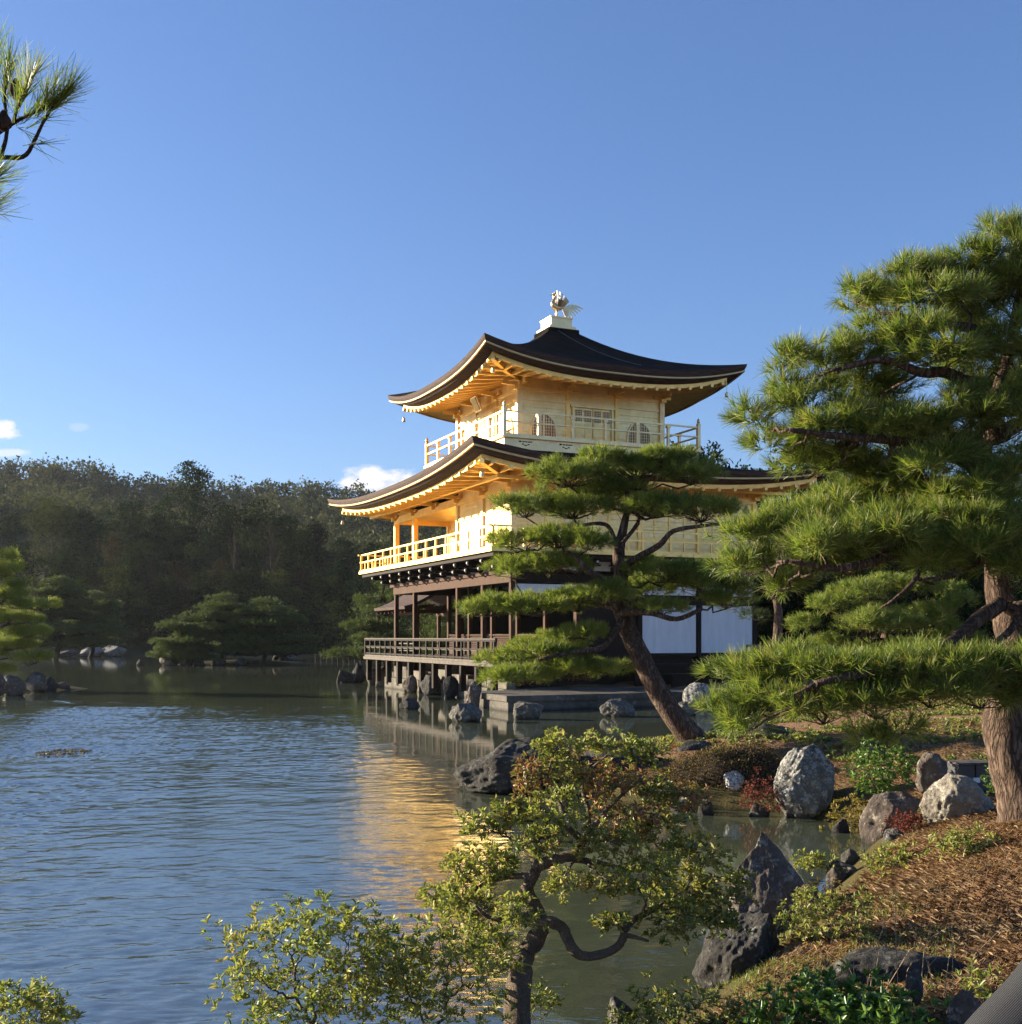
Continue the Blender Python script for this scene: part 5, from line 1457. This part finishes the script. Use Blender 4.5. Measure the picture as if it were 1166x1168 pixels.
shrub('rusty red ground shrub draped between the pale slab and cream boulder', 1012, 1060, 927, 955, 10.3, 'red_shrub', 0.028, 70, 7, 113, r0=0.006, shell=0.6)
shrub('small bright shrub at the far edge of the pine bank', 902, 935, 832, 848, 14.6, 'azalea_fresh', 0.05, 24, 6, 114, r0=0.006)
shrub('few leafed sprig below the leaning grey cloth', 1108, 1142, 1102, 1140, 4.4, 'azalea_fresh', 0.034, 10, 6, 115, r0=0.004)
shrub('small green shrub beside the peaked rock at the water edge', 905, 945, 978, 1010, 9.2, 'azalea_fresh', 0.045, 30, 7, 116, zb=0.12, r0=0.006)
shrub('ochre tufted azalea at the left end of the clipped brown hedge', 758, 802, 893, 922, 13.2, 'brown_shrub', 0.034, 50, 6, 117, zb=0.05, r0=0.006)
shrub('low dark shrub by the foot of the big pine', 1120, 1165, 875, 905, 9.6, 'glossy', 0.035, 30, 6, 118, r0=0.006)
shrub('low moss green plant beside the gnarled trunk base', 590, 640, 1128, 1150, 5.3, 'azalea', 0.028, 24, 6, 119, r0=0.004)

# clipped brown hedge mound
rs = np.random.RandomState(55)
hx, hy = W(838, 0, 13.6)[0], 13.75
root = thing('clipped_shrub', 'long rounded brown clipped azalea mound beneath the leaning pine', 'shrub', (hx, hy, 0.0))
n = 15000
th = rs.uniform(0, 2 * math.pi, n); ph = np.arcsin(rs.uniform(0.0, 1, n))
D = np.stack([np.cos(th) * np.cos(ph), np.sin(th) * np.cos(ph), np.sin(ph)], 1)
rr = 1 + 0.13 * fbm(D * 2.5, 4, 3)
P = D * rr[:, None] * np.array([0.86, 0.66, 0.66]) * rs.uniform(0.93, 1.02, (n, 1))
P[:, 2] = np.maximum(P[:, 2], 0.02)
V, Fc = leaves(P, unit(D + rs.normal(size=D.shape) * 0.6), 0.028, 0.5, rs)
npmesh('foliage', V, Fc, M['brown_shrub'], root)
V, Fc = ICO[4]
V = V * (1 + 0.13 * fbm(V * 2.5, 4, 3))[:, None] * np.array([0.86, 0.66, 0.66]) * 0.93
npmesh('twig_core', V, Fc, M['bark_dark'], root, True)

# ================================================================== rocks
rock('large dark slanting rock at the left tip of the peninsula', 515, 648, 843, 906, 'rock_dark', kind='block', lean=0.5, lvl=6, seed=11)
rock('dark low rock behind the gnarled azalea on the peninsula shore', 640, 768, 852, 902, 'rock_dark', lvl=5, seed=12)
rock('tall rounded pale grey boulder at the water edge below the big pine', 886, 957, 850, 934, 'rock_grey', kind='round', lvl=6, seed=133, facets=12)
rock('small white stone under the clipped brown shrub', 822, 855, 880, 920, 'rock_white', seed=14)
rock('dark rock behind the clipped shrub at the far side of the bank', 840, 925, 826, 850, 'rock_dark', seed=15, zb=0.35)
rock('low dark rock left of the shadowed pine bank', 760, 830, 845, 885, 'rock_dark', seed=16, zb=0.1)
rock('pale brown pointed slab sloping into the water', 984, 1056, 906, 962, 'rock_red', kind='slab', lean=0.5, seed=17)
rock('cream coloured craggy boulder beside the big pine trunk', 1054, 1140, 884, 938, 'rock_cream', seed=18, zb=0.30, lvl=6)
rock('dark broken stump-like rock under the pine bough', 1046, 1084, 858, 890, 'rock_red', seed=19, zb=0.6, kind='slab')
rock('small grey stone by the water left of the mulch', 945, 986, 982, 1008, 'rock_mid', seed=20)
rock('small pale stone below the rusty shrub', 1008, 1040, 946, 968, 'rock_mid', seed=21, zb=0.1)
rock('tall peaked brown and grey rock standing at the pond edge', 836, 936, 952, 1072, 'rock_red', kind='peak', lean=-0.25, lvl=6, seed=22)
rock('big dark rough rock in front of the peaked rock', 795, 900, 1046, 1140, 'rock_dark', kind='block', lean=0.35, lvl=6, seed=23)
rock('long dark boulder with pale lichen set under the mulch bank', 925, 1165, 1084, 1135, 'rock_dark', lvl=6, seed=24, zb=0.22, depth=0.40, Y=5.5)
rock('rounded brown stone at the bottom edge near the grey cloth', 1082, 1132, 1138, 1180, 'rock_red', kind='round', seed=25, zb=0.4, Y=4.6)
rock('tiny grey stone behind the glossy shrub', 1034, 1054, 1118, 1134, 'rock_mid', seed=26, zb=0.45, Y=5.0)
rock('mossy stone on the bank left of the gnarled trunk', 690, 724, 1136, 1156, 'rock_mid', seed=27, zb=0.2, Y=5.3)
for i, (px, pt, pb, hw, mt) in enumerate([(778, 908, 926, 12, 'rock_mid'), (806, 912, 930, 9, 'rock_dark'), (868, 916, 932, 12, 'rock_mid'), (960, 934, 950, 10, 'rock_dark'), (972, 968, 986, 11, 'rock_mid'), (955, 990, 1012, 12, 'rock_red'), (925, 1012, 1034, 12, 'rock_mid'), (752, 896, 914, 14, 'rock_dark')]):
    rock('small weathered stone half sunk along the near waterline', px - hw, px + hw, pt, pb, mt, seed=500 + i, group='small stones along the near waterline', lvl=4)
# by the pavilion
rock('small dark rock alone in the water near the veranda', 455, 479, 796, 810, 'rock_dark', seed=41)
rock('squat dark rock in the water off the landing corner', 511, 550, 802, 824, 'rock_mid', seed=42)
rock('flat dark rock in the water before the stone landing', 585, 621, 800, 821, 'rock_mid', seed=43)
rock('low rock in the water right of the flat one before the landing', 684, 726, 797, 818, 'rock_mid', seed=44)
rock('rounded grey boulder standing upright at the right end of the landing', 780, 816, 778, 809, 'rock_grey', kind='round', seed=45)
rock('small rock at the left foot of the upright rounded boulder', 770, 797, 800, 817, 'rock_mid', seed=46)
rock('leftmost dark rock at the far corner of the veranda', 383, 402, 764, 779, 'rock_dark', seed=47)
rock('dark angular rock next to the far veranda corner', 396, 418, 755, 779, 'rock_dark', seed=48, kind='peak')
rock('upright pale slab under the far end of the deck', 417, 429, 761, 781, 'rock_mid', seed=49, kind='slab')
rock('leaning slab propped under the deck', 428, 446, 760, 784, 'rock_red', seed=50, kind='slab', lean=0.3)
rock('stone under the second deck post', 458, 476, 770, 790, 'rock_red', seed=51)
rock('broad dark stone under the middle of the deck', 478, 506, 769, 793, 'rock_dark', seed=52)
rock('dark stone under the deck near its front end', 505, 524, 771, 796, 'rock_dark', seed=53)
rock('tall leaning slab at the front corner of the deck', 529, 549, 777, 808, 'rock_red', seed=54, kind='slab', lean=0.3)
# islets
for i, (a, b, t, bb_, m, lab) in enumerate([
    (0, 26, 770, 794, 'rock_mid', 'pale rock at the near end of the left islet'), (24, 52, 766, 790, 'rock_mid', 'broad grey rock in the middle of the left islet'), (48, 64, 772, 788, 'rock_dark', 'dark rock right of the middle one on the left islet'),
    (62, 78, 778, 787, 'rock_mid', 'low rock at the right tip of the left islet'), (-40, 4, 768, 797, 'rock_red', 'reddish rock cut by the left picture edge'),
    (180, 204, 745, 759, 'rock_mid', 'leftmost pale rock of the far islet'), (202, 222, 744, 759, 'rock_red', 'reddish block second from the left on the far islet'), (220, 233, 748, 759, 'rock_mid', 'small pale rock between red block and moss on the far islet'),
    (240, 257, 750, 759, 'rock_mid', 'pale low rock below the middle pine of the far islet'), (267, 282, 750, 759, 'rock_mid', 'separate pale rock below the grass of the far islet'), (310, 328, 743, 758, 'rock_dark', 'dark rock at the right end of the far islet'), (326, 340, 745, 753, 'rock_mid', 'small rock beyond the right end of the far islet'),
    (90, 116, 737, 749, 'rock_grey', 'pale flat rock on the far shore'), (112, 143, 736, 749, 'rock_grey', 'rounded pale rock right of the flat one on the far shore'), (152, 163, 737, 745, 'rock_mid', 'small lone rock on the far shore'), (155, 163, 752, 759, 'rock_dark', 'tiny rock rising from the water near the far shore'), (62, 88, 741, 749, 'rock_dark', 'dark low rock on the far shore by the dark pine')]):
    rock(lab, a, b, t, bb_, m, lvl=4, seed=200 + i)

# ================================================================== small things on the bank
# dark lamp box under the pine
bx_, by_ = W(1104, 0, 11.6)[0], 11.6
bz = gh(bx_, by_)
lb = thing('lamp_box', 'dark metal light box with small white fitting standing under the pine', 'light box', (bx_, by_, bz), R(12))
mb = MB(); mb.box(-0.19, 0.19, -0.13, 0.13, 0.015, 0.30); o = mb.build('housing', mat_plain('dark_metal', (0.06, 0.06, 0.062), 0.35, 0.2), lb)
bv = o.modifiers.new('b', 'BEVEL'); bv.width = 0.012; bv.segments = 2
mb = MB(); mb.box(-0.205, 0.205, -0.145, 0.145, 0.30, 0.32); mb.build('lid', M['greywood'], lb)
mb = MB(); mb.box(-0.03, 0.045, -0.145, -0.131, 0.115, 0.165); mb.build('socket_plate', M['plaster'], lb)
mb = MB(); mb.box(-0.22, 0.22, -0.17, 0.17, -0.05, 0.015); mb.build('base_plate', M['stone'], lb)
mb = MB(); mb.box(-0.005, 0.005, -0.137, -0.131, 0.17, 0.30); mb.build('seam', M['darkwood'], lb)

# low fence behind
fc = thing('low_fence', 'low pale bamboo fence on the ground right of the pavilion', 'fence', tuple(W(905, 745, 31)))
fb = W(905, 745, 31)
mb = MB(); mb.bar((-1.3, 0, 0.20), (2.6, -1.2, 0.16), 0.05, 0.07); mb.build('rail', M['greywood'], fc)
mb = MB(); mb.bar((-1.3, 0, 0.02), (2.6, -1.2, -0.02), 0.05, 0.06); mb.build('rail', M['greywood'], fc)
for i in range(8):
    x = -1.3 + i * 0.55
    mb = MB(); mb.bar((x, -0.3 * (x + 1.3) + 0.03, -0.5), (x, -0.3 * (x + 1.3) + 0.03, 0.22), 0.06, 0.06); mb.build('post', M['greywood'], fc)
fs = thing('shore_fence', 'row of low posts along the dark shore left of the veranda', 'fence', tuple(W(360, 745, 100)))
for i in range(16):
    mb = MB(); mb.tube([(i * 0.5, 0, -1.0), (i * 0.5, 0, 0.1)], 0.045, 6); mb.build('post', M['darkwood'], fs)
mb = MB(); mb.bar((-0.2, -0.1, -0.05), (7.8, -0.1, -0.05), 0.06, 0.06); mb.build('rail', M['greywood'], fs)

# wire-thin dry stalks at the bank
rs = np.random.RandomState(9)
ds = thing('dry_grass_clump', 'dry pale stalks standing in front of the lichened boulder', 'grass', (W(985, 0, 5.4)[0], 5.2, 0.35))
mb = MB()
for i in range(26):
    x, y = rs.normal(0, 0.22), rs.normal(0, 0.05)
    a = rs.normal(0, 0.35); L = rs.uniform(0.12, 0.38)
    mb.tube([(x, y, -0.08), (x + a * L * 0.4, y, L * 0.55), (x + a * L, y - 0.02, L)], [0.0022, 0.0018, 0.0008], 4, cap=False)
mb.tube([(0.10, 0, -0.05), (0.085, 0, 0.32), (0.09, 0, 0.62)], [0.0022, 0.002, 0.001], 4, cap=False)
mb.build('stalks', M['dry'], ds)

# fallen needles on the bank (one mass of litter)
N = 200000
x = rs.uniform(0.8, 7.5, N * 2); y = rs.uniform(4.6, 17, N * 2)
# denser near the path
keep = rs.uniform(0, 1, len(x)) < np.clip(1.3 - (y - 4.6) / 9, 0.15, 1)
x, y = x[keep], y[keep]; sdv = lake_sd(x, y); ok = sdv > 0.35
x, y = x[ok][:N], y[ok][:N]
z = height(x, y) + 0.006
a = rs.uniform(0, 2 * math.pi, len(x)); a = a * 0.55 + 2.2 * vnoise(np.stack([x * 1.7, y * 1.7, x * 0], 1), 8)
L = rs.uniform(0.03, 0.065, (len(x), 1))
d = unit(np.stack([np.cos(a), np.sin(a) * 0.8, rs.normal(0.10, 0.22, len(x))], 1))
P = np.stack([x, y, z], 1); T = P + d * L
s = np.stack([-d[:, 1], d[:, 0], d[:, 0] * 0], 1) * 0.0008
mid = (P + T) / 2 + np.array([0, 0, 1]) * rs.uniform(0.0, 0.012, (len(x), 1))
V = np.stack([P - s, P + s, mid + s, T, mid - s], 1).reshape(-1, 3)
Fc = np.arange(len(x) * 5).reshape(-1, 5)
o = npmesh('fallen_pine_needles', V, Fc, M['litter'])
tag(o, 'orange brown carpet of fallen pine needles on the bank', 'leaf litter', kind='stuff')

# grass and moss tufts on the front bank
N = 16000
x = rs.uniform(-1.2, 2.4, N); y = rs.uniform(4.2, 7.0, N)
sdv = lake_sd(x, y); cl = vnoise(np.stack([x * 3, y * 3, x * 0], 1), 12)
ok = (sdv > 0.05) & (sdv < 1.3) & (cl > -0.35)
x, y = x[ok], y[ok]; z = height(x, y)
V, Fc = needles(np.stack([x, y, z], 1), np.tile([0, 0, 1.0], (len(x), 1)), 4, 0.035, 0.004, 0.6, rs)
o = npmesh('bank_grass', V, Fc, M['azalea']); tag(o, 'short moss and grass along the near water edge', 'grass', kind='stuff')

# drifting leaves and scum on the pond
rs2 = np.random.RandomState(66)
n = 420
a = rs2.uniform(0, 6.28, n); r = np.sqrt(rs2.uniform(0, 1, n))
P = np.stack([W(72, 0, 19.2)[0] + np.cos(a) * r * 0.42, 19.2 + np.sin(a) * r * 0.6, np.full(n, 0.022)], 1)
V, Fc = leaves(P, np.stack([np.cos(a * 3), np.sin(a * 3), a * 0], 1), 0.05, 0.6, rs2, 0.05, 0.1)
o = npmesh('floating_leaves', V, Fc, M['brown_shrub']); tag(o, 'brown patch of leaves drifting on the open pond', 'leaves', kind='stuff')

# low creeping plants over the bank behind the boulders
N = 9000
x = rs.uniform(1.0, 12, N); y = rs.uniform(12.6, 27, N)
cl = fbm(np.stack([x * 0.7, y * 0.7, x * 0], 1), 19, 3); sdv = lake_sd(x, y)
ok = (sdv > 0.15) & (cl > 0.05)
x, y = x[ok], y[ok]; z = height(x, y)
V, Fc = whorls(np.stack([x, y, z + 0.03], 1), np.tile([0, 0, 1.0], (len(x), 1)), 7, 0.075, 0.4, rs=rs)
o = npmesh('ground_cover', V, Fc, M['azalea']); tag(o, 'patchy low green ground cover behind the boulders', 'ground cover', kind='stuff')

# grey woven cloth at the lower right corner
def mat_weave():
    m, nt, p, _ = mat_new('woven_cloth')
    v = mapping(nt, (1, 1, 1), (0, 0, 0), 'UV')
    w1 = nt.nodes.new('ShaderNodeTexWave'); w1.bands_direction = 'X'; w1.inputs['Scale'].default_value = 170; nt.links.new(v, w1.inputs[0])
    w2 = nt.nodes.new('ShaderNodeTexWave'); w2.bands_direction = 'Y'; w2.inputs['Scale'].default_value = 170; nt.links.new(v, w2.inputs[0])
    h = nmath(nt, 'MULTIPLY', w1.outputs['Fac'], w2.outputs['Fac'])
    nt.links.new(ramp(nt, h, [(0.05, (0.012, 0.012, 0.014)), (0.6, (0.10, 0.102, 0.11))]), p.inputs['Base Color'])
    p.inputs['Roughness'].default_value = 0.8
    bump(nt, p, h, 0.8, 0.002)
    return m
ct = None
Yk = 1.5
c0 = W(1082, 1225, Yk); c1 = W(1212, 1062, Yk + 0.05); c2 = W(1290, 1300, Yk + 0.12)
# a folded edge of cloth: ruled sheet bulging outwards, with thickness
nu, nv = 24, 24
V = []; UVs = []
for i in range(nu):
    for j in range(nv):
        u, v = i / (nu - 1), j / (nv - 1)
        p = c0 * (1 - u) + c1 * u
        q = p + (c2 - (c0 + c1) / 2) * v
        q = q + np.array([0.0, -0.05 * math.sin(min(v * 3.2, math.pi) ) , 0.006 * math.sin(u * 7)])
        if v < 0.08: q = q + np.array([0, 0.03 * (1 - v / 0.08), 0])
        V.append(q); UVs.append((u * 0.45, v * 0.45))
V = np.array(V); o0 = V.mean(0)
ii = np.arange(nu * nv).reshape(nu, nv)
Fc = np.stack([ii[:-1, :-1].ravel(), ii[1:, :-1].ravel(), ii[1:, 1:].ravel(), ii[:-1, 1:].ravel()], 1)
o = npmesh('woven_cloth', V - o0, Fc, mat_weave(), smooth=True)
o.location = o0
uvl = o.data.uv_layers.new(name='uv')
uvl.data.foreach_set('uv', np.array(UVs, np.float32)[Fc.ravel()].ravel())
sm = o.modifiers.new('thick', 'SOLIDIFY'); sm.thickness = 0.012
tag(o, 'grey coarsely woven cloth leaning into the bottom right corner', 'cloth')

# ================================================================== far woods
def crown_mesh(name, seed, nleaf, size, lobes, mat, open_=0.0, wr=0.6, shape='round'):
    rs = np.random.RandomState(seed); parts = []
    per = nleaf // len(lobes)
    for (c, r) in lobes:
        sub = max(5, int(len(lobes) and 9))
        for q in range(sub):
            dd = unit(rs.normal(size=3) + np.array([0, 0, 0.35])); cc = np.array(c) + dd * r * rs.uniform(0.5, 0.95) * np.array([1, 1, 0.8]); cr = r * rs.uniform(0.30, 0.55)
            n = per // sub
            D = unit(rs.normal(size=(n, 3)) + np.array([0, 0, 0.25]))
            P = cc + D * cr * rs.uniform(0.55, 1.05, (n, 1)) * np.array([1, 1, 0.75])
            parts.append(leaves(P, unit(D + rs.normal(size=D.shape) * 0.9), size, wr, rs, 0.15))
    V, Fc = merge(parts)
    me_o = npmesh(name, V, Fc, mat)
    me = me_o.data; bpy.data.objects.remove(me_o)
    return me
def tree_variant(seed, H, Wd, mat, nleaf=5200, size=0.32, trunkh=0.3, nl=9, openness=0.0):
    rs = np.random.RandomState(seed)
    lobes = []
    for i in range(nl):
        u = (i + 0.5) / nl
        zz = H * (trunkh + (0.94 - trunkh) * u)
        a = i * 2.4 + rs.uniform(-.4, .4)
        wr = Wd * 0.5 * math.sin(min(1, 0.25 + 0.8 * (1 - abs(u - 0.35) * 1.1)) * math.pi / 2)
        off = wr * rs.uniform(0.25, 0.62) * (1 - 0.5 * u)
        lobes.append(((math.cos(a) * off, math.sin(a) * off, zz), wr * rs.uniform(0.48, 0.66) * (1 - openness * 0.35)))
    cm = crown_mesh('crown', seed, nleaf, size, lobes, mat)
    tb_ = MB()
    tpth = smooth_path([(0, 0, -0.8), (0.15, 0, H * 0.25), (-0.1, 0.1, H * 0.55), (0, 0, H * 0.85)], 3)
    tb_.tube(tpth, np.linspace(H * 0.022, H * 0.006, len(tpth)), 8)
    for (c, r) in lobes:
        k = min(range(len(tpth)), key=lambda q: abs(tpth[q][2] - c[2] * 0.75))
        tb_.tube(wiggle(tpth[k], c, 5, 0.08, 0, rs), np.linspace(H * 0.009, H * 0.003, 5), 5, cap=False)
        for _ in range(3):
            e = np.array(c) + unit(rs.normal(size=3)) * r * 0.85
            tb_.tube(wiggle(c, e, 4, 0.1, 0, rs), np.linspace(H * 0.0035, H * 0.0012, 4), 4, cap=False)
    to = tb_.build('trunk', M['bark_dark']); tm = to.data; bpy.data.objects.remove(to)
    return (tm, cm, H)
VAR = {
    'evergreen': tree_variant(301, 14, 10.5, M['wood_a'], 7000, 0.34, 0.16, 11),
    'olive': tree_variant(302, 13, 11.5, M['wood_b'], 7000, 0.34, 0.14, 11),
    'brown': tree_variant(303, 12, 9.5, M['wood_c'], 4200, 0.30, 0.2, 10, 0.6),
    'open': tree_variant(304, 19, 10.5, M['wood_a'], 4200, 0.34, 0.50, 10, 0.75),
    'narrow': tree_variant(305, 16, 7.0, M['wood_a'], 5600, 0.32, 0.15, 11),
    'low': tree_variant(306, 7, 9.0, M['wood_b'], 5000, 0.30, 0.05, 8),
    'bare': tree_variant(307, 13, 8.0, M['wood_c'], 900, 0.20, 0.3, 12, 0.8),
}
def put_tree(kind, x, y, h, label, group=None, rz=0, wsc=1.0):
    tm, cm, H = VAR[kind]
    s = h / H; z = gh(x, y)
    t = thing('broadleaf_tree', label, 'tree', (x, y, z), rz, group)
    t.scale = (s * wsc, s * wsc, s)
    for nm, me in (('trunk', tm), ('crown', cm)):
        link(bpy.data.objects.new(nm, me), t)
    return t
LBL = {'evergreen': 'dark rounded evergreen massed in the wood behind the pond', 'olive': 'olive green broad tree massed in the wood behind the pond', 'brown': 'thin brownish tree massed in the wood behind the pond',
       'narrow': 'tall narrow dark tree massed in the wood behind the pond', 'low': 'low spreading tree at the foot of the wood behind the pond'}
GRP = {k: {'evergreen': 'rounded evergreens in the wood behind the pond', 'olive': 'olive trees in the wood behind the pond', 'brown': 'thin brownish trees in the wood behind the pond', 'narrow': 'narrow dark trees in the wood behind the pond', 'low': 'low trees at the foot of the wood behind the pond'}[k] for k in LBL}
def at_px(px, Y): return W(px, 0, Y)[0], Y
# (px of trunk, distance, py of the top, kind)
wood_rows = [
    # tall back row
    (-60, 160, 575, 'olive'), (10, 158, 572, 'evergreen'), (60, 150, 562, 'olive'), (100, 152, 560, 'evergreen'), (150, 158, 555, 'evergreen'), (175, 150, 556, 'olive'), (262, 150, 548, 'narrow'), (300, 152, 566, 'olive'), (325, 146, 562, 'evergreen'), (362, 150, 580, 'brown'), (395, 156, 592, 'evergreen'),
    (425, 150, 600, 'narrow'), (-120, 165, 580, 'evergreen'), (130, 142, 590, 'brown'), (285, 143, 590, 'evergreen'), (340, 140, 585, 'olive'), (200, 146, 585, 'olive'), (240, 143, 600, 'evergreen'),
    # middle row
    (-40, 136, 630, 'evergreen'), (20, 134, 610, 'olive'), (70, 136, 600, 'evergreen'), (115, 133, 625, 'olive'), (160, 132, 612, 'olive'), (205, 133, 622, 'brown'), (250, 134, 628, 'brown'), (300, 132, 622, 'evergreen'), (345, 133, 632, 'brown'), (390, 133, 625, 'evergreen'), (435, 128, 610, 'olive'), (470, 126, 610, 'evergreen'),
    # low front row at the water
    (-10, 126, 665, 'low'), (40, 127, 655, 'low'), (90, 126, 660, 'low'), (140, 127, 640, 'low'), (185, 126, 655, 'low'), (232, 126, 645, 'low'), (275, 126, 645, 'low'), (320, 126, 652, 'low'), (365, 125, 650, 'low'), (405, 122, 655, 'low'), (-60, 126, 660, 'low'), (50, 124, 695, 'low'), (150, 124, 695, 'low'), (350, 123, 690, 'low'), (390, 120, 685, 'low'),
    (440, 112, 640, 'low'), (480, 105, 640, 'low'), (520, 100, 630, 'evergreen'), (560, 98, 620, 'olive'), (465, 90, 655, 'low'), (505, 84, 650, 'low'), (545, 80, 640, 'low'),
]
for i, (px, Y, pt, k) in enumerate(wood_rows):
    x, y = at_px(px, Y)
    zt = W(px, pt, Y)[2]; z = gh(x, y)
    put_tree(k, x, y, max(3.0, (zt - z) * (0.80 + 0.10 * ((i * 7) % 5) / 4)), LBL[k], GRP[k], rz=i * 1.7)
x, y = at_px(222, 148)
put_tree('open', x, y, W(0, 524, y)[2] - gh(x, y), 'tall open crowned tree rising above the rest of the far wood', rz=0.6)
x, y = at_px(268, 136)
put_tree('bare', x, y, W(0, 600, y)[2] - gh(x, y), 'nearly leafless grey tree in front of the dark far wood', rz=0.6, wsc=.8)
x, y = at_px(310, 131)
put_tree('bare', x, y, W(0, 590, y)[2] - gh(x, y), 'bare multi stemmed tree right of the far islet pines', rz=2.2, wsc=.8)
x, y = at_px(172, 130)
put_tree('bare', x, y, W(0, 620, y)[2] - gh(x, y), 'bare tree with forked pale trunk left of the far islet', rz=4.2, wsc=.8)
# trees on the ground behind and right of the pavilion
GL = 'shaded tree of the grove behind the pavilion on the right'; GG = 'trees of the grove behind the pavilion'
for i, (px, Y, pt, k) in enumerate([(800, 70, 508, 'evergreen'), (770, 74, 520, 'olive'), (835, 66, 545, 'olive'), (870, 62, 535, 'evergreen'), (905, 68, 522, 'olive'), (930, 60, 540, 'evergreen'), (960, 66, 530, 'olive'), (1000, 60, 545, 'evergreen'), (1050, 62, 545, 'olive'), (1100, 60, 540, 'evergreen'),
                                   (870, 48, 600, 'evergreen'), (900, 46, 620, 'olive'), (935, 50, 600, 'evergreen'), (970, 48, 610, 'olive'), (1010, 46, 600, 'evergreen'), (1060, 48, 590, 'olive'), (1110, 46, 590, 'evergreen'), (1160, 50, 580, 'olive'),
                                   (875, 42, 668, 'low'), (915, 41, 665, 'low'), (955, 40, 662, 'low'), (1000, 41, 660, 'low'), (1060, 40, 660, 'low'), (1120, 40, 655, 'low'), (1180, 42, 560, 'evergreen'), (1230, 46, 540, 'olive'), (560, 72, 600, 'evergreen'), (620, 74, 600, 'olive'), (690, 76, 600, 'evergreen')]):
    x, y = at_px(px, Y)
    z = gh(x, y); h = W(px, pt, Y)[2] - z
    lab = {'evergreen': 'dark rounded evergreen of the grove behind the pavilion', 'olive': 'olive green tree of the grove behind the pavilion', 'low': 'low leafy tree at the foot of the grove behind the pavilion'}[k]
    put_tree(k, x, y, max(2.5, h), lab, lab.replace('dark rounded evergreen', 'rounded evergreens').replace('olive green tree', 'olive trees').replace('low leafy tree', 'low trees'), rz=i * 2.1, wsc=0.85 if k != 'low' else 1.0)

# forest covering the far hills: one mass of crowns
rs = np.random.RandomState(404)
parts = []
nT = 6500
cnt = 0
for _ in range(200000):
    if cnt >= nT: break
    Y = rs.uniform(205, 430); px = rs.uniform(-220, 1300)
    if 560 < px < 900 and rs.uniform() < 0.7: continue
    x = (px - CX) / F * Y
    if rs.uniform() > Y / 420: continue
    r = rs.uniform(1.6, 3.1)
    parts.append((x, Y, r)); cnt += 1
pa = np.array(parts); zz = height(pa[:, 0], pa[:, 1])
LVp = []
nq = 80
D = unit(rs.normal(size=(nT, nq, 3)) + np.array([0, 0, 0.5]))
tall = rs.uniform(0.8, 1.7, (nT, 1, 1))
rad = pa[:, 2][:, None, None] * rs.uniform(0.6, 1.0, (nT, nq, 1))
sc_ = np.concatenate([np.ones((nT, 1, 2)), tall], 2)
lump = 1 + 0.35 * vnoise((D * 1.7 + pa[:, None, :2].repeat(nq, 1)[:, :, [0, 1, 0]] * 0.7).reshape(-1, 3), 31).reshape(nT, nq, 1)
P = np.stack([pa[:, 0], pa[:, 1], zz + pa[:, 2] * 0.7], 1)[:, None, :] + D * rad * sc_ * lump
V, Fc = leaves(P.reshape(-1, 3), unit(D.reshape(-1, 3) + 0.8 * rs.normal(size=(nT * nq, 3))), 0.85, 0.75, rs, 0.15)
o = npmesh('hill_forest', V, Fc, M['hill_wood'])
tag(o, 'dense mixed forest covering the far hills', 'forest', kind='stuff')

# ================================================================== air
def mat_haze():
    m = bpy.data.materials.new('haze'); m.use_nodes = True
    nt = m.node_tree; nt.nodes.clear()
    out = nt.nodes.new('ShaderNodeOutputMaterial'); pv = nt.nodes.new('ShaderNodeVolumePrincipled')
    pv.inputs['Color'].default_value = (0.86, 0.90, 1.0, 1)
    pv.inputs['Density'].default_value = 0.00010
    pv.inputs['Anisotropy'].default_value = 0.35
    nt.links.new(pv.outputs[0], out.inputs['Volume'])
    return m
mb = MB(); mb.box(-640, 460, -160, 640, -3, 95)
hz = mb.build('haze', mat_haze()); tag(hz, 'thin bluish evening air over the pond and hills', 'haze', kind='stuff')
